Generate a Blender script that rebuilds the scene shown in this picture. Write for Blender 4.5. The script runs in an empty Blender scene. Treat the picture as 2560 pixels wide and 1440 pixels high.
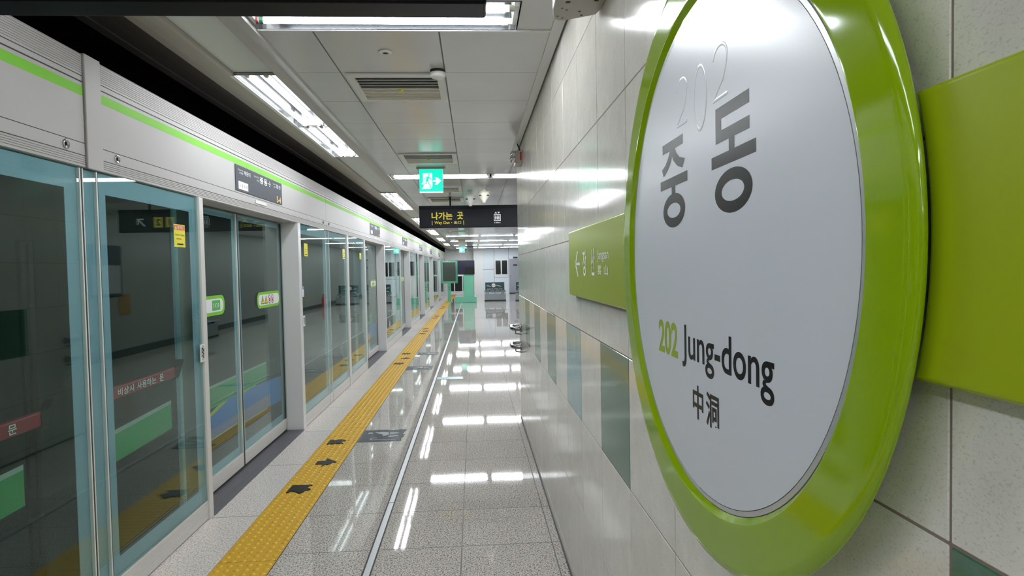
import bpy, bmesh, math, random
from mathutils import Vector, Matrix
random.seed(4)
S = bpy.context.scene
COL = S.collection

# ------------------------------------------------------------------ camera
cam = bpy.data.cameras.new('camera')
cam.sensor_width = 36.0
cam.lens = 1550.0 / 2560.0 * 36.0
cam.clip_start = 0.02
cam.clip_end = 200
co = bpy.data.objects.new('camera', cam)
COL.objects.link(co)
def cam_matrix(yaw, pitch, roll):
    cy, sy = math.cos(yaw), math.sin(yaw)
    cp, sp = math.cos(pitch), math.sin(pitch)
    cr, sr = math.cos(roll), math.sin(roll)
    Rz = Matrix(((cy, sy, 0), (-sy, cy, 0), (0, 0, 1)))
    Rx = Matrix(((1, 0, 0), (0, cp, -sp), (0, sp, cp)))
    B = Matrix(((1, 0, 0), (0, 0, -1), (0, 1, 0)))
    Rr = Matrix(((cr, -sr, 0), (sr, cr, 0), (0, 0, 1)))
    return Rz @ Rx @ B @ Rr
co.matrix_world = Matrix.Translation((0, 0, 1.565)) @ cam_matrix(math.radians(3.485), math.radians(-1.885), math.radians(-1.112)).to_4x4()
S.camera = co

# ------------------------------------------------------------------ world + exposure
w = bpy.data.worlds.new('world')
S.world = w
w.use_nodes = True
w.node_tree.nodes['Background'].inputs[0].default_value = (0.8, 0.85, 0.9, 1)
w.node_tree.nodes['Background'].inputs[1].default_value = 0.0
S.view_settings.view_transform = 'Standard'
S.view_settings.look = 'None'
S.view_settings.gamma = 1.0
S.view_settings.use_curve_mapping = False
S.view_settings.exposure = 0.0
TUBE = 79.0          # emission of the fluorescent tubes
S.cycles.max_bounces = 8
S.cycles.transparent_max_bounces = 20
S.cycles.glossy_bounces = 5
S.cycles.diffuse_bounces = 5
S.cycles.sample_clamp_indirect = 4.0
S.cycles.blur_glossy = 0.6

# ------------------------------------------------------------------ dimensions
XP = -1.72           # front of the platform screen doors
XW = 0.462           # tiled wall on the right
CZ = 2.72            # ceiling
YE = 37.6            # far end
XR = 3.3             # far right wall
YW = 6.42            # end of the tiled wall
YB = -9.0            # behind the camera
ORD = ['first', 'second', 'third', 'fourth', 'fifth', 'sixth', 'seventh', 'eighth', 'ninth', 'tenth', 'eleventh', 'twelfth',
       'thirteenth', 'fourteenth', 'fifteenth', 'sixteenth', 'seventeenth', 'eighteenth', 'nineteenth', 'twentieth']

# ------------------------------------------------------------------ materials
def srgb(r, g, b):
    f = lambda c: (c / 255 / 12.92) if c / 255 <= 0.04045 else ((c / 255 + 0.055) / 1.055) ** 2.4
    return (f(r), f(g), f(b), 1.0)
def mat(name, col, rough=0.5, metal=0.0, spec=0.5, emit=None, estr=0.0, coat=0.0):
    m = bpy.data.materials.new(name)
    m.use_nodes = True
    p = m.node_tree.nodes['Principled BSDF']
    p.inputs['Base Color'].default_value = col
    p.inputs['Roughness'].default_value = rough
    p.inputs['Metallic'].default_value = metal
    p.inputs['Specular IOR Level'].default_value = spec
    p.inputs['Coat Weight'].default_value = coat
    p.inputs['Coat Roughness'].default_value = 0.05
    if emit is not None:
        p.inputs['Emission Color'].default_value = emit
        p.inputs['Emission Strength'].default_value = estr
    return m
class NT:
    """small node helper"""
    def __init__(s, m):
        s.t = m.node_tree; s.p = s.t.nodes['Principled BSDF']
    def n(s, typ, **k):
        nd = s.t.nodes.new(typ)
        for a, v in k.items(): setattr(nd, a, v)
        return nd
    def l(s, a, b): s.t.links.new(a, b)
    def put(s, sock, v):
        if isinstance(v, (int, float)): sock.default_value = v
        elif isinstance(v, tuple): sock.default_value = v
        else: s.l(v, sock)
    def math(s, op, a, b=0.0, c=None):
        nd = s.n('ShaderNodeMath', operation=op)
        s.put(nd.inputs[0], a); s.put(nd.inputs[1], b)
        if c is not None: s.put(nd.inputs[2], c)
        return nd.outputs[0]
    def mix(s, f, a, b):
        nd = s.n('ShaderNodeMix', data_type='RGBA')
        s.put(nd.inputs[0], f); s.put(nd.inputs[6], a); s.put(nd.inputs[7], b)
        return nd.outputs[2]
    def ramp(s, f, p0, c0, p1, c1):
        nd = s.n('ShaderNodeValToRGB')
        e = nd.color_ramp.elements
        e[0].position, e[0].color, e[1].position, e[1].color = p0, c0, p1, c1
        s.l(f, nd.inputs[0]); return nd.outputs[0]
    def pos(s):
        g = s.n('ShaderNodeNewGeometry'); x = s.n('ShaderNodeSeparateXYZ')
        s.l(g.outputs['Position'], x.inputs[0]); return g, x.outputs[0], x.outputs[1], x.outputs[2]
    def noise(s, vec, scale, detail=2, rough=0.5):
        nd = s.n('ShaderNodeTexNoise'); nd.inputs['Scale'].default_value = scale
        nd.inputs['Detail'].default_value = detail; nd.inputs['Roughness'].default_value = rough
        s.l(vec, nd.inputs['Vector']); return nd.outputs[0]
    def line(s, v, phase, pitch, width):
        f = s.math('FRACT', s.math('DIVIDE', s.math('SUBTRACT', v, phase - width / 2), pitch))
        return s.math('LESS_THAN', f, width / pitch)
    def bump(s, h, strength, dist=0.01):
        b = s.n('ShaderNodeBump'); b.inputs['Strength'].default_value = strength; b.inputs['Distance'].default_value = dist
        s.l(h, b.inputs['Height']); s.l(b.outputs[0], s.p.inputs['Normal'])

def granite(name, c_lo, c_hi, dark, seam_x, seam_y, tile_var=0.06, rough=0.07):
    m = mat(name, (0.5, 0.5, 0.5, 1), rough, spec=0.5)
    q = NT(m); g, x, y, z = q.pos()
    P = g.outputs['Position']
    n1 = q.noise(P, 150, 2, 0.6)
    base = q.ramp(n1, 0.42, c_lo, 0.58, c_hi)
    n2 = q.noise(P, 105, 1, 0.5)
    base = q.mix(q.ramp(n2, 0.55, (0, 0, 0, 1), 0.62, (0.85, 0.85, 0.85, 1)), base, dark)
    # each slab a little different
    cx = q.math('FLOOR', q.math('DIVIDE', q.math('SUBTRACT', x, seam_x[0]), seam_x[1]))
    cyy = q.math('FLOOR', q.math('DIVIDE', q.math('SUBTRACT', y, seam_y[0]), seam_y[1]))
    cb = q.n('ShaderNodeCombineXYZ'); q.l(cx, cb.inputs[0]); q.l(cyy, cb.inputs[1])
    wn = q.n('ShaderNodeTexWhiteNoise', noise_dimensions='2D'); q.l(cb.outputs[0], wn.inputs['Vector'])
    v = q.math('MULTIPLY_ADD', wn.outputs['Value'], tile_var * 2, 1 - tile_var)
    cl = q.n('ShaderNodeHueSaturation'); q.l(v, cl.inputs['Value']); q.l(base, cl.inputs['Color'])
    lx = q.line(x, *seam_x, 0.006); ly = q.line(y, *seam_y, 0.006)
    ln = q.math('MAXIMUM', lx, ly)
    c = q.mix(q.math('MULTIPLY', ln, 0.9), cl.outputs[0], (0.06, 0.056, 0.053, 1))
    q.l(c, q.p.inputs['Base Color'])
    r = q.math('MULTIPLY_ADD', ln, 0.5, rough)
    q.l(r, q.p.inputs['Roughness'])
    q.bump(q.noise(P, 2.6, 1, 0.4), 0.010, 0.02)
    return m
M = {}
M['floor'] = granite('polished_granite', srgb(172, 163, 157), srgb(236, 230, 225), srgb(104, 95, 90), (-0.10, 0.51), (3.46, 0.531), 0.05, 0.035)
M['floor_light'] = granite('pale_granite', srgb(212, 201, 195), srgb(246, 238, 233), srgb(168, 157, 151), (-1.41, 0.60), (4.035, 1.05), 0.04, 0.22)

def ceiling_mat():
    m = mat('ceiling_panel', srgb(196, 196, 192), 0.16, spec=0.35)
    q = NT(m); g, x, y, z = q.pos()
    lx = q.line(x, -0.145, 0.605, 0.008); ly = q.line(y, 3.07, 0.631, 0.005)
    ln = q.math('MAXIMUM', lx, ly)
    n = q.noise(g.outputs['Position'], 1.3, 2)
    base = q.ramp(n, 0.3, srgb(206, 206, 205), 0.7, srgb(217, 217, 217))
    q.l(q.mix(q.math('MULTIPLY', ln, 0.85), base, (0.05, 0.05, 0.05, 1)), q.p.inputs['Base Color'])
    q.l(q.math('MULTIPLY_ADD', ln, 0.5, 0.16), q.p.inputs['Roughness'])
    return m
M['ceiling'] = ceiling_mat()

def tile_mat(name, lo, hi, dark, rough=0.11):
    m = mat(name, hi, rough, spec=1.0)
    q = NT(m); g, x, y, z = q.pos(); P = g.outputs['Position']
    n = q.noise(P, 14, 4, 0.6)
    base = q.ramp(n, 0.3, lo, 0.7, hi)
    mp = q.n('ShaderNodeMapping'); mp.inputs['Scale'].default_value = (1, 1, 1.7); q.l(P, mp.inputs[0])
    n2 = q.noise(mp.outputs[0], 230, 3, 0.7)
    base = q.mix(q.ramp(n2, 0.54, (0, 0, 0, 1), 0.74, (0.5, 0.5, 0.5, 1)), base, dark)
    v = q.math('MULTIPLY_ADD', g.outputs['Random Per Island'], 0.10, 0.95)
    cl = q.n('ShaderNodeHueSaturation'); q.l(v, cl.inputs['Value']); q.l(base, cl.inputs['Color'])
    q.l(cl.outputs[0], q.p.inputs['Base Color'])
    mp2 = q.n('ShaderNodeMapping'); mp2.inputs['Scale'].default_value = (1, 1.6, 0.7); q.l(P, mp2.inputs[0])
    q.bump(q.noise(mp2.outputs[0], 2.6, 1, 0.4), 0.022, 0.02)
    return m
M['tile'] = tile_mat('cream_wall_tile', srgb(222, 219, 210), srgb(234, 231, 224), srgb(140, 134, 124))
M['tile_green'] = tile_mat('green_wall_tile', srgb(44, 98, 76), srgb(66, 120, 98), srgb(40, 84, 66))
M['tile_blue'] = tile_mat('blue_wall_tile', srgb(122, 168, 174), srgb(142, 186, 192), srgb(112, 152, 158))
M['grout'] = mat('grout', srgb(140, 126, 118), 0.9, spec=0.1)

def glass_mat(name, tint, k=1.0, film=0.0):
    m = bpy.data.materials.new(name); m.use_nodes = True
    t = m.node_tree; t.nodes.clear()
    n = t.nodes.new
    out = n('ShaderNodeOutputMaterial'); tr = n('ShaderNodeBsdfTransparent'); gl = n('ShaderNodeBsdfGlossy'); mx = n('ShaderNodeMixShader')
    tr.inputs[0].default_value = tint
    gl.inputs[0].default_value = (0.95, 1, 0.98, 1); gl.inputs[1].default_value = 0.0
    g = n('ShaderNodeNewGeometry'); d = n('ShaderNodeVectorMath'); d.operation = 'DOT_PRODUCT'
    t.links.new(g.outputs['Normal'], d.inputs[0]); t.links.new(g.outputs['Incoming'], d.inputs[1])
    def ma(op, a, b):
        x = n('ShaderNodeMath'); x.operation = op
        for i, v in enumerate((a, b)):
            if isinstance(v, (int, float)): x.inputs[i].default_value = v
            else: t.links.new(v, x.inputs[i])
        return x.outputs[0]
    c = ma('ABSOLUTE', d.outputs['Value'], 0)
    f = ma('POWER', ma('SUBTRACT', 1.0, c), 5.0)
    f = ma('ADD', ma('MULTIPLY', f, 0.95), 0.045)
    f = ma('MULTIPLY', f, k)
    t.links.new(f, mx.inputs[0]); t.links.new(tr.outputs[0], mx.inputs[1]); t.links.new(gl.outputs[0], mx.inputs[2])
    t.links.new(mx.outputs[0], out.inputs[0])
    return m
M['glass'] = glass_mat('door_glass', (0.80, 0.92, 0.89, 1))
def film_mat(name, col, opac):
    m = mat(name, col, 0.4, spec=0.2)
    m.node_tree.nodes['Principled BSDF'].inputs['Alpha'].default_value = opac
    return m
M['frit'] = film_mat('teal_frit', srgb(178, 194, 220), 0.92)
M['film_green'] = film_mat('green_film', srgb(70, 176, 104), 0.75)
M['film_blue'] = film_mat('blue_film', srgb(62, 136, 232), 0.85)
M['film_yellow'] = film_mat('yellow_film', srgb(205, 215, 60), 0.85)
M['film_white'] = film_mat('white_film', srgb(205, 220, 210), 0.7)
M['film_teal'] = film_mat('teal_film', srgb(20, 86, 84), 0.6)

M['panel'] = mat('silver_grey_panel', srgb(184, 181, 180), 0.42, metal=0.0, spec=0.16)
M['panel_side'] = mat('door_post_grey', srgb(226, 226, 227), 0.3)
M['alu'] = mat('brushed_aluminium', srgb(205, 205, 205), 0.24, metal=0.9)
M['soffit_trim'] = mat('satin_soffit_trim', srgb(178, 176, 174), 0.4, metal=0.25)
M['white_edge'] = mat('white_edge_strip', srgb(226, 224, 222), 0.35)
M['dark_line'] = mat('dark_seam', srgb(30, 28, 28), 0.6)
M['green_line'] = mat('line_green_stripe', srgb(124, 196, 60), 0.5, spec=0.15)
M['sill'] = mat('dark_grey_sill', srgb(104, 102, 108), 0.4, metal=0.3)
M['chrome'] = mat('chrome', srgb(210, 210, 212), 0.12, metal=1.0)
M['steel'] = mat('polished_steel', srgb(150, 150, 152), 0.09, metal=1.0)
M['drain_steel'] = mat('satin_drain_steel', srgb(216, 218, 222), 0.3, metal=0.3)
M['panel_light'] = mat('pale_silver_strip', srgb(224, 221, 219), 0.38, spec=0.25)
M['soffit_shade'] = mat('shaded_soffit_lip', srgb(66, 61, 58), 0.6, spec=0.2)  # darker colour stands for the shade on the soffit lip
M['rim_silver'] = mat('satin_silver_rim', srgb(196, 197, 200), 0.25, metal=0.35)
M['door_grey'] = mat('grey_steel_door', srgb(160, 163, 174), 0.4)
M['sign_dark'] = mat('dark_slate_sign', srgb(70, 73, 82), 0.5, spec=0.1)
M['sign_navy'] = mat('dark_navy_sign', srgb(16, 18, 26), 0.4, spec=0.12)
M['sign_black'] = mat('black_sign_frame', srgb(5, 6, 9), 0.4, spec=0.12)
M['text_white'] = mat('white_lettering', srgb(250, 252, 253), 0.5)
M['text_yellow'] = mat('yellow_lettering', srgb(236, 216, 60), 0.5)
M['text_gold'] = mat('gold_lettering', srgb(246, 200, 70), 0.5)
M['text_black'] = mat('black_lettering', srgb(12, 12, 14), 0.26, spec=0.17)
M['text_lime'] = mat('lime_lettering', srgb(150, 178, 32), 0.35)
M['text_grey'] = mat('grey_lettering', srgb(190, 204, 200), 0.5)
M['lime'] = mat('lime_gloss_enamel', srgb(140, 172, 8), 0.08, spec=0.5, coat=0.15)
M['lime_panel'] = mat('lime_satin_panel', srgb(154, 172, 16), 0.3, spec=0.45)
M['disc'] = mat('white_disc_face', srgb(212, 216, 226), 0.27, spec=0.32)
M['yellow_tactile'] = mat('yellow_tactile', srgb(216, 168, 24), 0.42)
M['black_decal'] = mat('black_floor_decal', srgb(20, 21, 25), 0.45, spec=0.2)
M['slate_decal'] = mat('slate_floor_sticker', srgb(62, 66, 76), 0.22, spec=0.2)
M['decal_grey'] = mat('pale_grey_pictogram', srgb(168, 172, 174), 0.35)
M['teal_decal'] = mat('teal_floor_decal', srgb(96, 152, 160), 0.3)
M['mint'] = mat('mint_green_enamel', srgb(112, 190, 162), 0.4)
M['screen_grey'] = mat('dull_screen', srgb(74, 84, 76), 0.2)
M['screen_navy'] = mat('dark_navy_screen', srgb(34, 34, 62), 0.15)
M['black'] = mat('black_gloss', srgb(10, 10, 12), 0.15)
M['tunnel'] = mat('tunnel_concrete', srgb(84, 92, 86), 0.95, spec=0.05)
M['tunnel_lid'] = mat('tunnel_soot', srgb(26, 24, 24), 0.95, spec=0.03)
M['wall_pale'] = mat('pale_grey_wall', srgb(206, 208, 204), 0.35)
M['wall_side'] = mat('grey_side_wall', srgb(146, 148, 144), 0.4)
M['wall_grey'] = mat('blue_grey_metal_wall', srgb(224, 234, 242), 0.4)
M['wall_white'] = mat('white_wall_paint', srgb(236, 238, 238), 0.5)
M['skirt'] = mat('dark_skirting', srgb(52, 54, 56), 0.5)
M['white_plastic'] = mat('white_plastic', srgb(226, 226, 222), 0.4)
M['cream_plastic'] = mat('cream_plastic', srgb(214, 210, 194), 0.45)
M['beige_grey'] = mat('warm_grey_plastic', srgb(168, 163, 154), 0.5)
M['grille_dark'] = mat('grille_shadow', srgb(36, 34, 32), 0.7)
M['rubber'] = mat('black_rubber', srgb(26, 26, 26), 0.6)
M['red'] = mat('red_bar_enamel', srgb(160, 28, 46), 0.35)
M['red_plastic'] = mat('red_plastic', srgb(176, 30, 36), 0.4)
M['green_cap'] = mat('green_tube_cap', srgb(14, 60, 40), 0.4)
M['dark_red'] = mat('dark_red_tube_cap', srgb(92, 14, 26), 0.4)
M['orange'] = mat('orange_label', srgb(222, 120, 40), 0.5)
M['amber'] = mat('faded_amber_paper', srgb(150, 112, 52), 0.6)
M['label_yellow'] = mat('yellow_label', srgb(236, 224, 20), 0.5)
M['label_white'] = mat('white_label', srgb(238, 240, 240), 0.45)
M['label_blue'] = mat('blue_label', srgb(70, 130, 210), 0.45)
M['label_green'] = mat('green_label', srgb(76, 176, 78), 0.45)
M['tube'] = mat('lit_tube', (1, 1, 1, 1), 0.4, emit=(0.93, 0.97, 1.0, 1), estr=TUBE)
M['tube_soffit'] = mat('lit_soffit_tube', (1, 1, 1, 1), 0.4, emit=(0.93, 0.97, 1.0, 1), estr=TUBE * 0.36)
M['reflector'] = mat('fixture_reflector', srgb(172, 174, 176), 0.12, metal=1.0)
M['exit_green'] = mat('lit_exit_green', srgb(0, 180, 140), 0.3, emit=srgb(0, 238, 200), estr=1.0)
M['exit_white'] = mat('lit_exit_white', srgb(225, 250, 245), 0.3, emit=srgb(228, 250, 252), estr=1.0)
M['bench_green'] = mat('dark_green_backboard', srgb(26, 66, 68), 0.4)
M['bench_grey'] = mat('grey_seat', srgb(140, 146, 150), 0.35, metal=0.4)
M['window_dark'] = mat('dark_window_pane', srgb(24, 28, 30), 0.1)

# ------------------------------------------------------------------ mesh helpers
class MB:
    def __init__(s): s.v = []; s.f = []; s.mi = []; s.smooth = []
    def add(s, vs, fs, mi=0, sm=False):
        o = len(s.v); s.v += [tuple(v) for v in vs]
        for f in fs: s.f.append([i + o for i in f]); s.mi.append(mi); s.smooth.append(sm)
        return s
    def box(s, x0, x1, y0, y1, z0, z1, mi=0):
        vs = [(x, y, z) for x in (x0, x1) for y in (y0, y1) for z in (z0, z1)]
        return s.add(vs, [(0, 1, 3, 2), (4, 6, 7, 5), (0, 4, 5, 1), (2, 3, 7, 6), (0, 2, 6, 4), (1, 5, 7, 3)], mi)
    def bbox(s, x0, x1, y0, y1, z0, z1, b=0.004, mi=0, seg=2):
        bm = bmesh.new(); bmesh.ops.create_cube(bm, size=1)
        for v in bm.verts:
            v.co = ((x0 + x1) / 2 + v.co.x * (x1 - x0), (y0 + y1) / 2 + v.co.y * (y1 - y0), (z0 + z1) / 2 + v.co.z * (z1 - z0))
        bmesh.ops.bevel(bm, geom=bm.edges[:], offset=b, segments=seg, profile=0.5, affect='EDGES')
        return s.frombm(bm, mi)
    def frombm(s, bm, mi=0, sm=False):
        bm.verts.index_update()
        vs = [v.co.copy() for v in bm.verts]; fs = [[v.index for v in f.verts] for f in bm.faces]
        bm.free(); return s.add(vs, fs, mi, sm)
    def prism(s, pts, axis, a, b, mi=0):
        """closed 2-D outline swept along an axis from a to b; pts are the two other coordinates in xyz order"""
        def P(p, t):
            l = list(p); l.insert(axis, t); return tuple(l)
        n = len(pts); vs = [P(p, a) for p in pts] + [P(p, b) for p in pts]
        fs = [(i, (i + 1) % n, n + (i + 1) % n, n + i) for i in range(n)] + [tuple(range(n))[::-1], tuple(range(n, 2 * n))]
        return s.add(vs, fs, mi)
    def loft(s, rings, closed_ring=True, cap=True, mi=0, sm=True):
        n = len(rings[0]); vs = [p for r in rings for p in r]; fs = []
        for k in range(len(rings) - 1):
            for i in range(n if closed_ring else n - 1):
                j = (i + 1) % n; fs.append((k * n + i, k * n + j, (k + 1) * n + j, (k + 1) * n + i))
        s.add(vs, fs, mi, sm)
        if cap:
            s.add(rings[0], [tuple(range(n))[::-1]], mi); s.add(rings[-1], [tuple(range(n))], mi)
        return s
    def tube(s, path, r, n=12, mi=0, cap=True):
        path = [Vector(p) for p in path]; rings = []
        up = None
        for i, p in enumerate(path):
            d = (path[min(i + 1, len(path) - 1)] - path[max(i - 1, 0)]).normalized()
            if up is None:
                up = Vector((0, 0, 1)) if abs(d.z) < 0.9 else Vector((1, 0, 0))
            a = d.cross(up).normalized(); up = a.cross(d).normalized()
            rr = r[i] if isinstance(r, (list, tuple)) else r
            rings.append([p + rr * (math.cos(t) * a + math.sin(t) * up) for t in [2 * math.pi * k / n for k in range(n)]])
        return s.loft(rings, mi=mi, cap=cap)
    def lathe(s, prof, c, axis=2, n=24, mi=0, sm=True):
        rings = []
        for r, h in prof:
            ring = []
            for k in range(n):
                t = 2 * math.pi * k / n; l = [r * math.cos(t), r * math.sin(t)]; l.insert(axis, h)
                ring.append((c[0] + l[0], c[1] + l[1], c[2] + l[2]))
            rings.append(ring)
        return s.loft(rings, mi=mi, sm=sm)
    def mesh(s, name, mats, origin=(0, 0, 0), fix=True):
        me = bpy.data.meshes.new(name)
        ox, oy, oz = origin
        me.from_pydata([(x - ox, y - oy, z - oz) for x, y, z in s.v], [], s.f)
        for m in (mats if isinstance(mats, (list, tuple)) else [mats]): me.materials.append(m)
        for p, i, sm in zip(me.polygons, s.mi, s.smooth): p.material_index = i; p.use_smooth = sm
        if fix:
            bm = bmesh.new(); bm.from_mesh(me); bmesh.ops.recalc_face_normals(bm, faces=bm.faces[:]); bm.to_mesh(me); bm.free()
        return me
    def build(s, name, mats, parent=None, fix=True):
        org = parent['_o'] if parent is not None else (0, 0, 0)
        o = bpy.data.objects.new(name, s.mesh(name, mats, org, fix))
        COL.objects.link(o)
        if parent is not None:
            o.parent = parent; o['_o'] = tuple(org)
        else:
            o['_o'] = (0.0, 0.0, 0.0)
        return o
def tag(o, label, cat, group=None):
    o['label'] = label; o['category'] = cat
    if group: o['group'] = group
    return o
def thing(name, loc, label, cat, group=None):
    o = bpy.data.objects.new(name, None); COL.objects.link(o)
    o.location = loc; o['_o'] = tuple(loc); o.empty_display_size = 0.1
    return tag(o, label, cat, group)
def struct(name, mb, m, fix=True):
    o = mb.build(name, m, None, fix); o['kind'] = 'structure'; return o
CH = {}
def dup(root, loc, label, rotz=None):
    r = root.copy(); COL.objects.link(r); r.location = loc; r['label'] = label
    if rotz is not None: r.rotation_euler = (0, 0, rotz)
    for ch in list(root.children):
        c = ch.copy(); COL.objects.link(c); c.parent = r
        for g in list(ch.children):
            d = g.copy(); COL.objects.link(d); d.parent = c
    return r

_txt = {}
def text_tris(s, bold=0.0):
    key = (s, bold)
    if key not in _txt:
        cu = bpy.data.curves.new('lettering_source', 'FONT'); cu.body = s; cu.offset = bold; cu.resolution_u = 6
        o = bpy.data.objects.new('lettering_source', cu); COL.objects.link(o)
        bpy.context.view_layer.update()
        dg = bpy.context.evaluated_depsgraph_get()
        me = bpy.data.meshes.new_from_object(o.evaluated_get(dg))
        vs = [(v.co.x, v.co.y) for v in me.vertices]; fs = [tuple(p.vertices) for p in me.polygons]
        bpy.data.objects.remove(o); bpy.data.curves.remove(cu); bpy.data.meshes.remove(me)
        xs = [v[0] for v in vs]; ys = [v[1] for v in vs]
        x0, x1, y0, y1 = min(xs), max(xs), min(ys), max(ys)
        _txt[key] = ([((x - x0) / (x1 - x0), (y - y0) / (y1 - y0)) for x, y in vs], fs, (x1 - x0) / (y1 - y0))
    return _txt[key]
def put_text(mb, s, u0, u1, v0, v1, F, bold=0.0, mi=0, shear=0.0):
    """lettering stretched over the box u0..u1, v0..v1 of the flat frame F(u, v)"""
    vs, fs, asp = text_tris(s, bold)
    if u1 is None: u1 = u0 + (v1 - v0) * asp
    return mb.add([F(u0 + (u1 - u0) * (a + shear * b), v0 + (v1 - v0) * b) for a, b in vs], fs, mi)
def letters(parent, F, m, blocks, bold=0.0):
    """each block of lettering a part of its own"""
    for q in blocks:
        put_text(MB2 := MB(), q[0], q[1], q[2], q[3], q[4], F, q[5] if len(q) > 5 else bold).build('lettering', m, parent, fix=False)
def poly(mb, pts, F, mi=0):
    bm = bmesh.new(); vs = [bm.verts.new((u, v, 0)) for u, v in pts]; f = bm.faces.new(vs); f.normal_update()
    bmesh.ops.triangulate(bm, faces=[f]); bm.verts.index_update()
    mb.add([F(v.co.x, v.co.y) for v in bm.verts], [[v.index for v in f.verts] for f in bm.faces], mi); bm.free(); return mb
def ell_pts(cu, cv, a, b, n=40, t0=0.0, t1=2 * math.pi):
    return [(cu + a * math.cos(t0 + (t1 - t0) * k / n), cv + b * math.sin(t0 + (t1 - t0) * k / n)) for k in range(n)]
def ring(mb, cu, cv, a, b, a2, b2, F, n=48, mi=0, c2=None):
    c2 = c2 or (cu, cv)
    o = ell_pts(cu, cv, a, b, n); i = ell_pts(c2[0], c2[1], a2, b2, n)
    return mb.add([F(*p) for p in o] + [F(*p) for p in i], [(k, (k + 1) % n, n + (k + 1) % n, n + k) for k in range(n)], mi)
def frame_ring(mb, o, i, x0, x1, mi=0):
    """rectangular ring in the y-z plane: o and i are (y0, y1, z0, z1)"""
    mb.box(x0, x1, o[0], i[0], o[2], o[3], mi); mb.box(x0, x1, i[1], o[1], o[2], o[3], mi)
    mb.box(x0, x1, i[0], i[1], o[2], i[2], mi); mb.box(x0, x1, i[0], i[1], i[3], o[3], mi); return mb

# ================================================================== SETTING
# floor
mb = MB().box(-1.41, XR, YB, YE + 1, -0.12, 0.0, 0)
mb.box(-1.93, -1.41, YB, YE + 1, -0.12, 0.0, 1)
struct('floor', mb, [M['floor'], M['floor_light']])

# tiled wall: real tiles standing proud of the grout
mb = MB().box(XW + 0.0014, XW + 0.12, YB, YW - 0.003, 0.0, CZ + 0.1, 3)
mb.box(XW + 0.12, XR, YW - 0.12, YW - 0.003, 0.0, CZ + 0.1, 3)
zs = [0.0, 0.069, 0.474, 0.879, 1.284, 1.689, 2.094, 2.499, CZ + 0.02]
ys = [0.575 + 0.4235 * k for k in range(-22, 14)] + [YW]
g = 0.0018
colour = {(2, 0): 1, (2, 2): 1, (-1, 0): 1}
for j in range(len(ys) - 1):
    k = j - 22
    for i in range(len(zs) - 1):
        mi = 0
        if i == 3:
            if k in (3, 7, 9, 11, -1): mi = 1
            if k == 5: mi = 2
        a, b, c, d = ys[j] + g, ys[j + 1] - g, zs[i] + g, zs[i + 1] - g
        if j == len(ys) - 2: b = YW
        mb.bbox(XW, XW + 0.01, a, b, c, d, 0.0012, mi, 1)
xs = [XW + 0.4235 * k for k in range(0, 7)] + [XR]
for j in range(len(xs) - 1):
    for i in range(len(zs) - 1):
        mb.bbox(xs[j] + g, xs[j + 1] - g, YW - 0.01, YW, zs[i] + g, zs[i + 1] - g, 0.0012, 1 if (i == 3 and j % 2) else 0, 1)
struct('wall_right', mb, [M['tile'], M['tile_green'], M['tile_blue'], M['grout']])

struct('baseboard_right', MB().box(XW - 0.006, XW, YB, YW, 0.0003, 0.010), M['skirt'])
# rear wall behind the camera, tunnel, far walls
struct('wall_rear', MB().box(-1.93, XW + 0.12, YB - 0.1, YB, 0, CZ + 0.1), M['wall_pale'])
mb = MB().box(-5.3, -5.2, YB, YE + 1, -1.2, 3.7, 0).box(-5.2, -1.93, YB, YE + 1, -1.2, -1.1, 0)
mb.box(-1.95, -1.93, YB, YE + 1, -1.1, 0.0, 0).box(-5.2, -1.95, YB, YE + 1, 3.6, 3.7, 1).box(-5.2, -1.93, YB - 0.1, YB, -1.1, 3.6, 1)
mb.box(-5.2, -1.73, YE, YE + 0.1, -1.1, 3.6, 1)
struct('wall_tunnel', mb, [M['tunnel'], M['tunnel_lid']])
mb = MB().box(XR, XR + 0.1, YW, YE + 1, 0, CZ + 0.1)
struct('wall_far_right', mb, M['wall_side'])
struct('baseboard_far_right', MB().box(XR - 0.02, XR, YW, YE, 0, 0.14), M['skirt'])

# ceiling with slots for the cross rows of lights
ROWS = [-7.0, -2.05, 2.885, 7.82, 12.6, 17.4, 22.2, 26.3, 31.0, 35.0]
HW = 0.165
mb = MB(); y = YB
for r in ROWS:
    x1 = 0.235 if r < YW else 2.74
    mb.box(-1.0, XR, y, r - HW, CZ, CZ + 0.02)
    mb.box(x1, XR, r - HW, r + HW, CZ, CZ + 0.02)
    y = r + HW
mb.box(-1.0, XR, y, YE + 1, CZ, CZ + 0.02)
struct('ceiling', mb, M['ceiling'])
# trims
struct('trim_1', MB().prism([(XW - 0.062, CZ - 0.006), (XW - 0.012, CZ - 0.012), (XW - 0.012, CZ), (XW - 0.062, CZ)], 1, YB, YW), M['white_plastic'])
struct('trim_2', MB().prism([(-0.998, CZ + 0.004), (-1.012, CZ - 0.012), (-1.075, CZ + 0.004), (-1.132, CZ - 0.004), (-1.132, CZ + 0.03), (-0.998, CZ + 0.03)], 1, YB, YE), M['soffit_trim'])
for k, r in enumerate(ROWS):
    if r < YW + 3:
        x1 = 0.235 if r < YW else 2.74
        struct('trim_%d' % (4 + k), MB().box(-1.0, XW - 0.062 if r < YW else x1, r + HW - 0.004, r + HW + 0.012, CZ - 0.006, CZ), M['white_plastic'])
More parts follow.
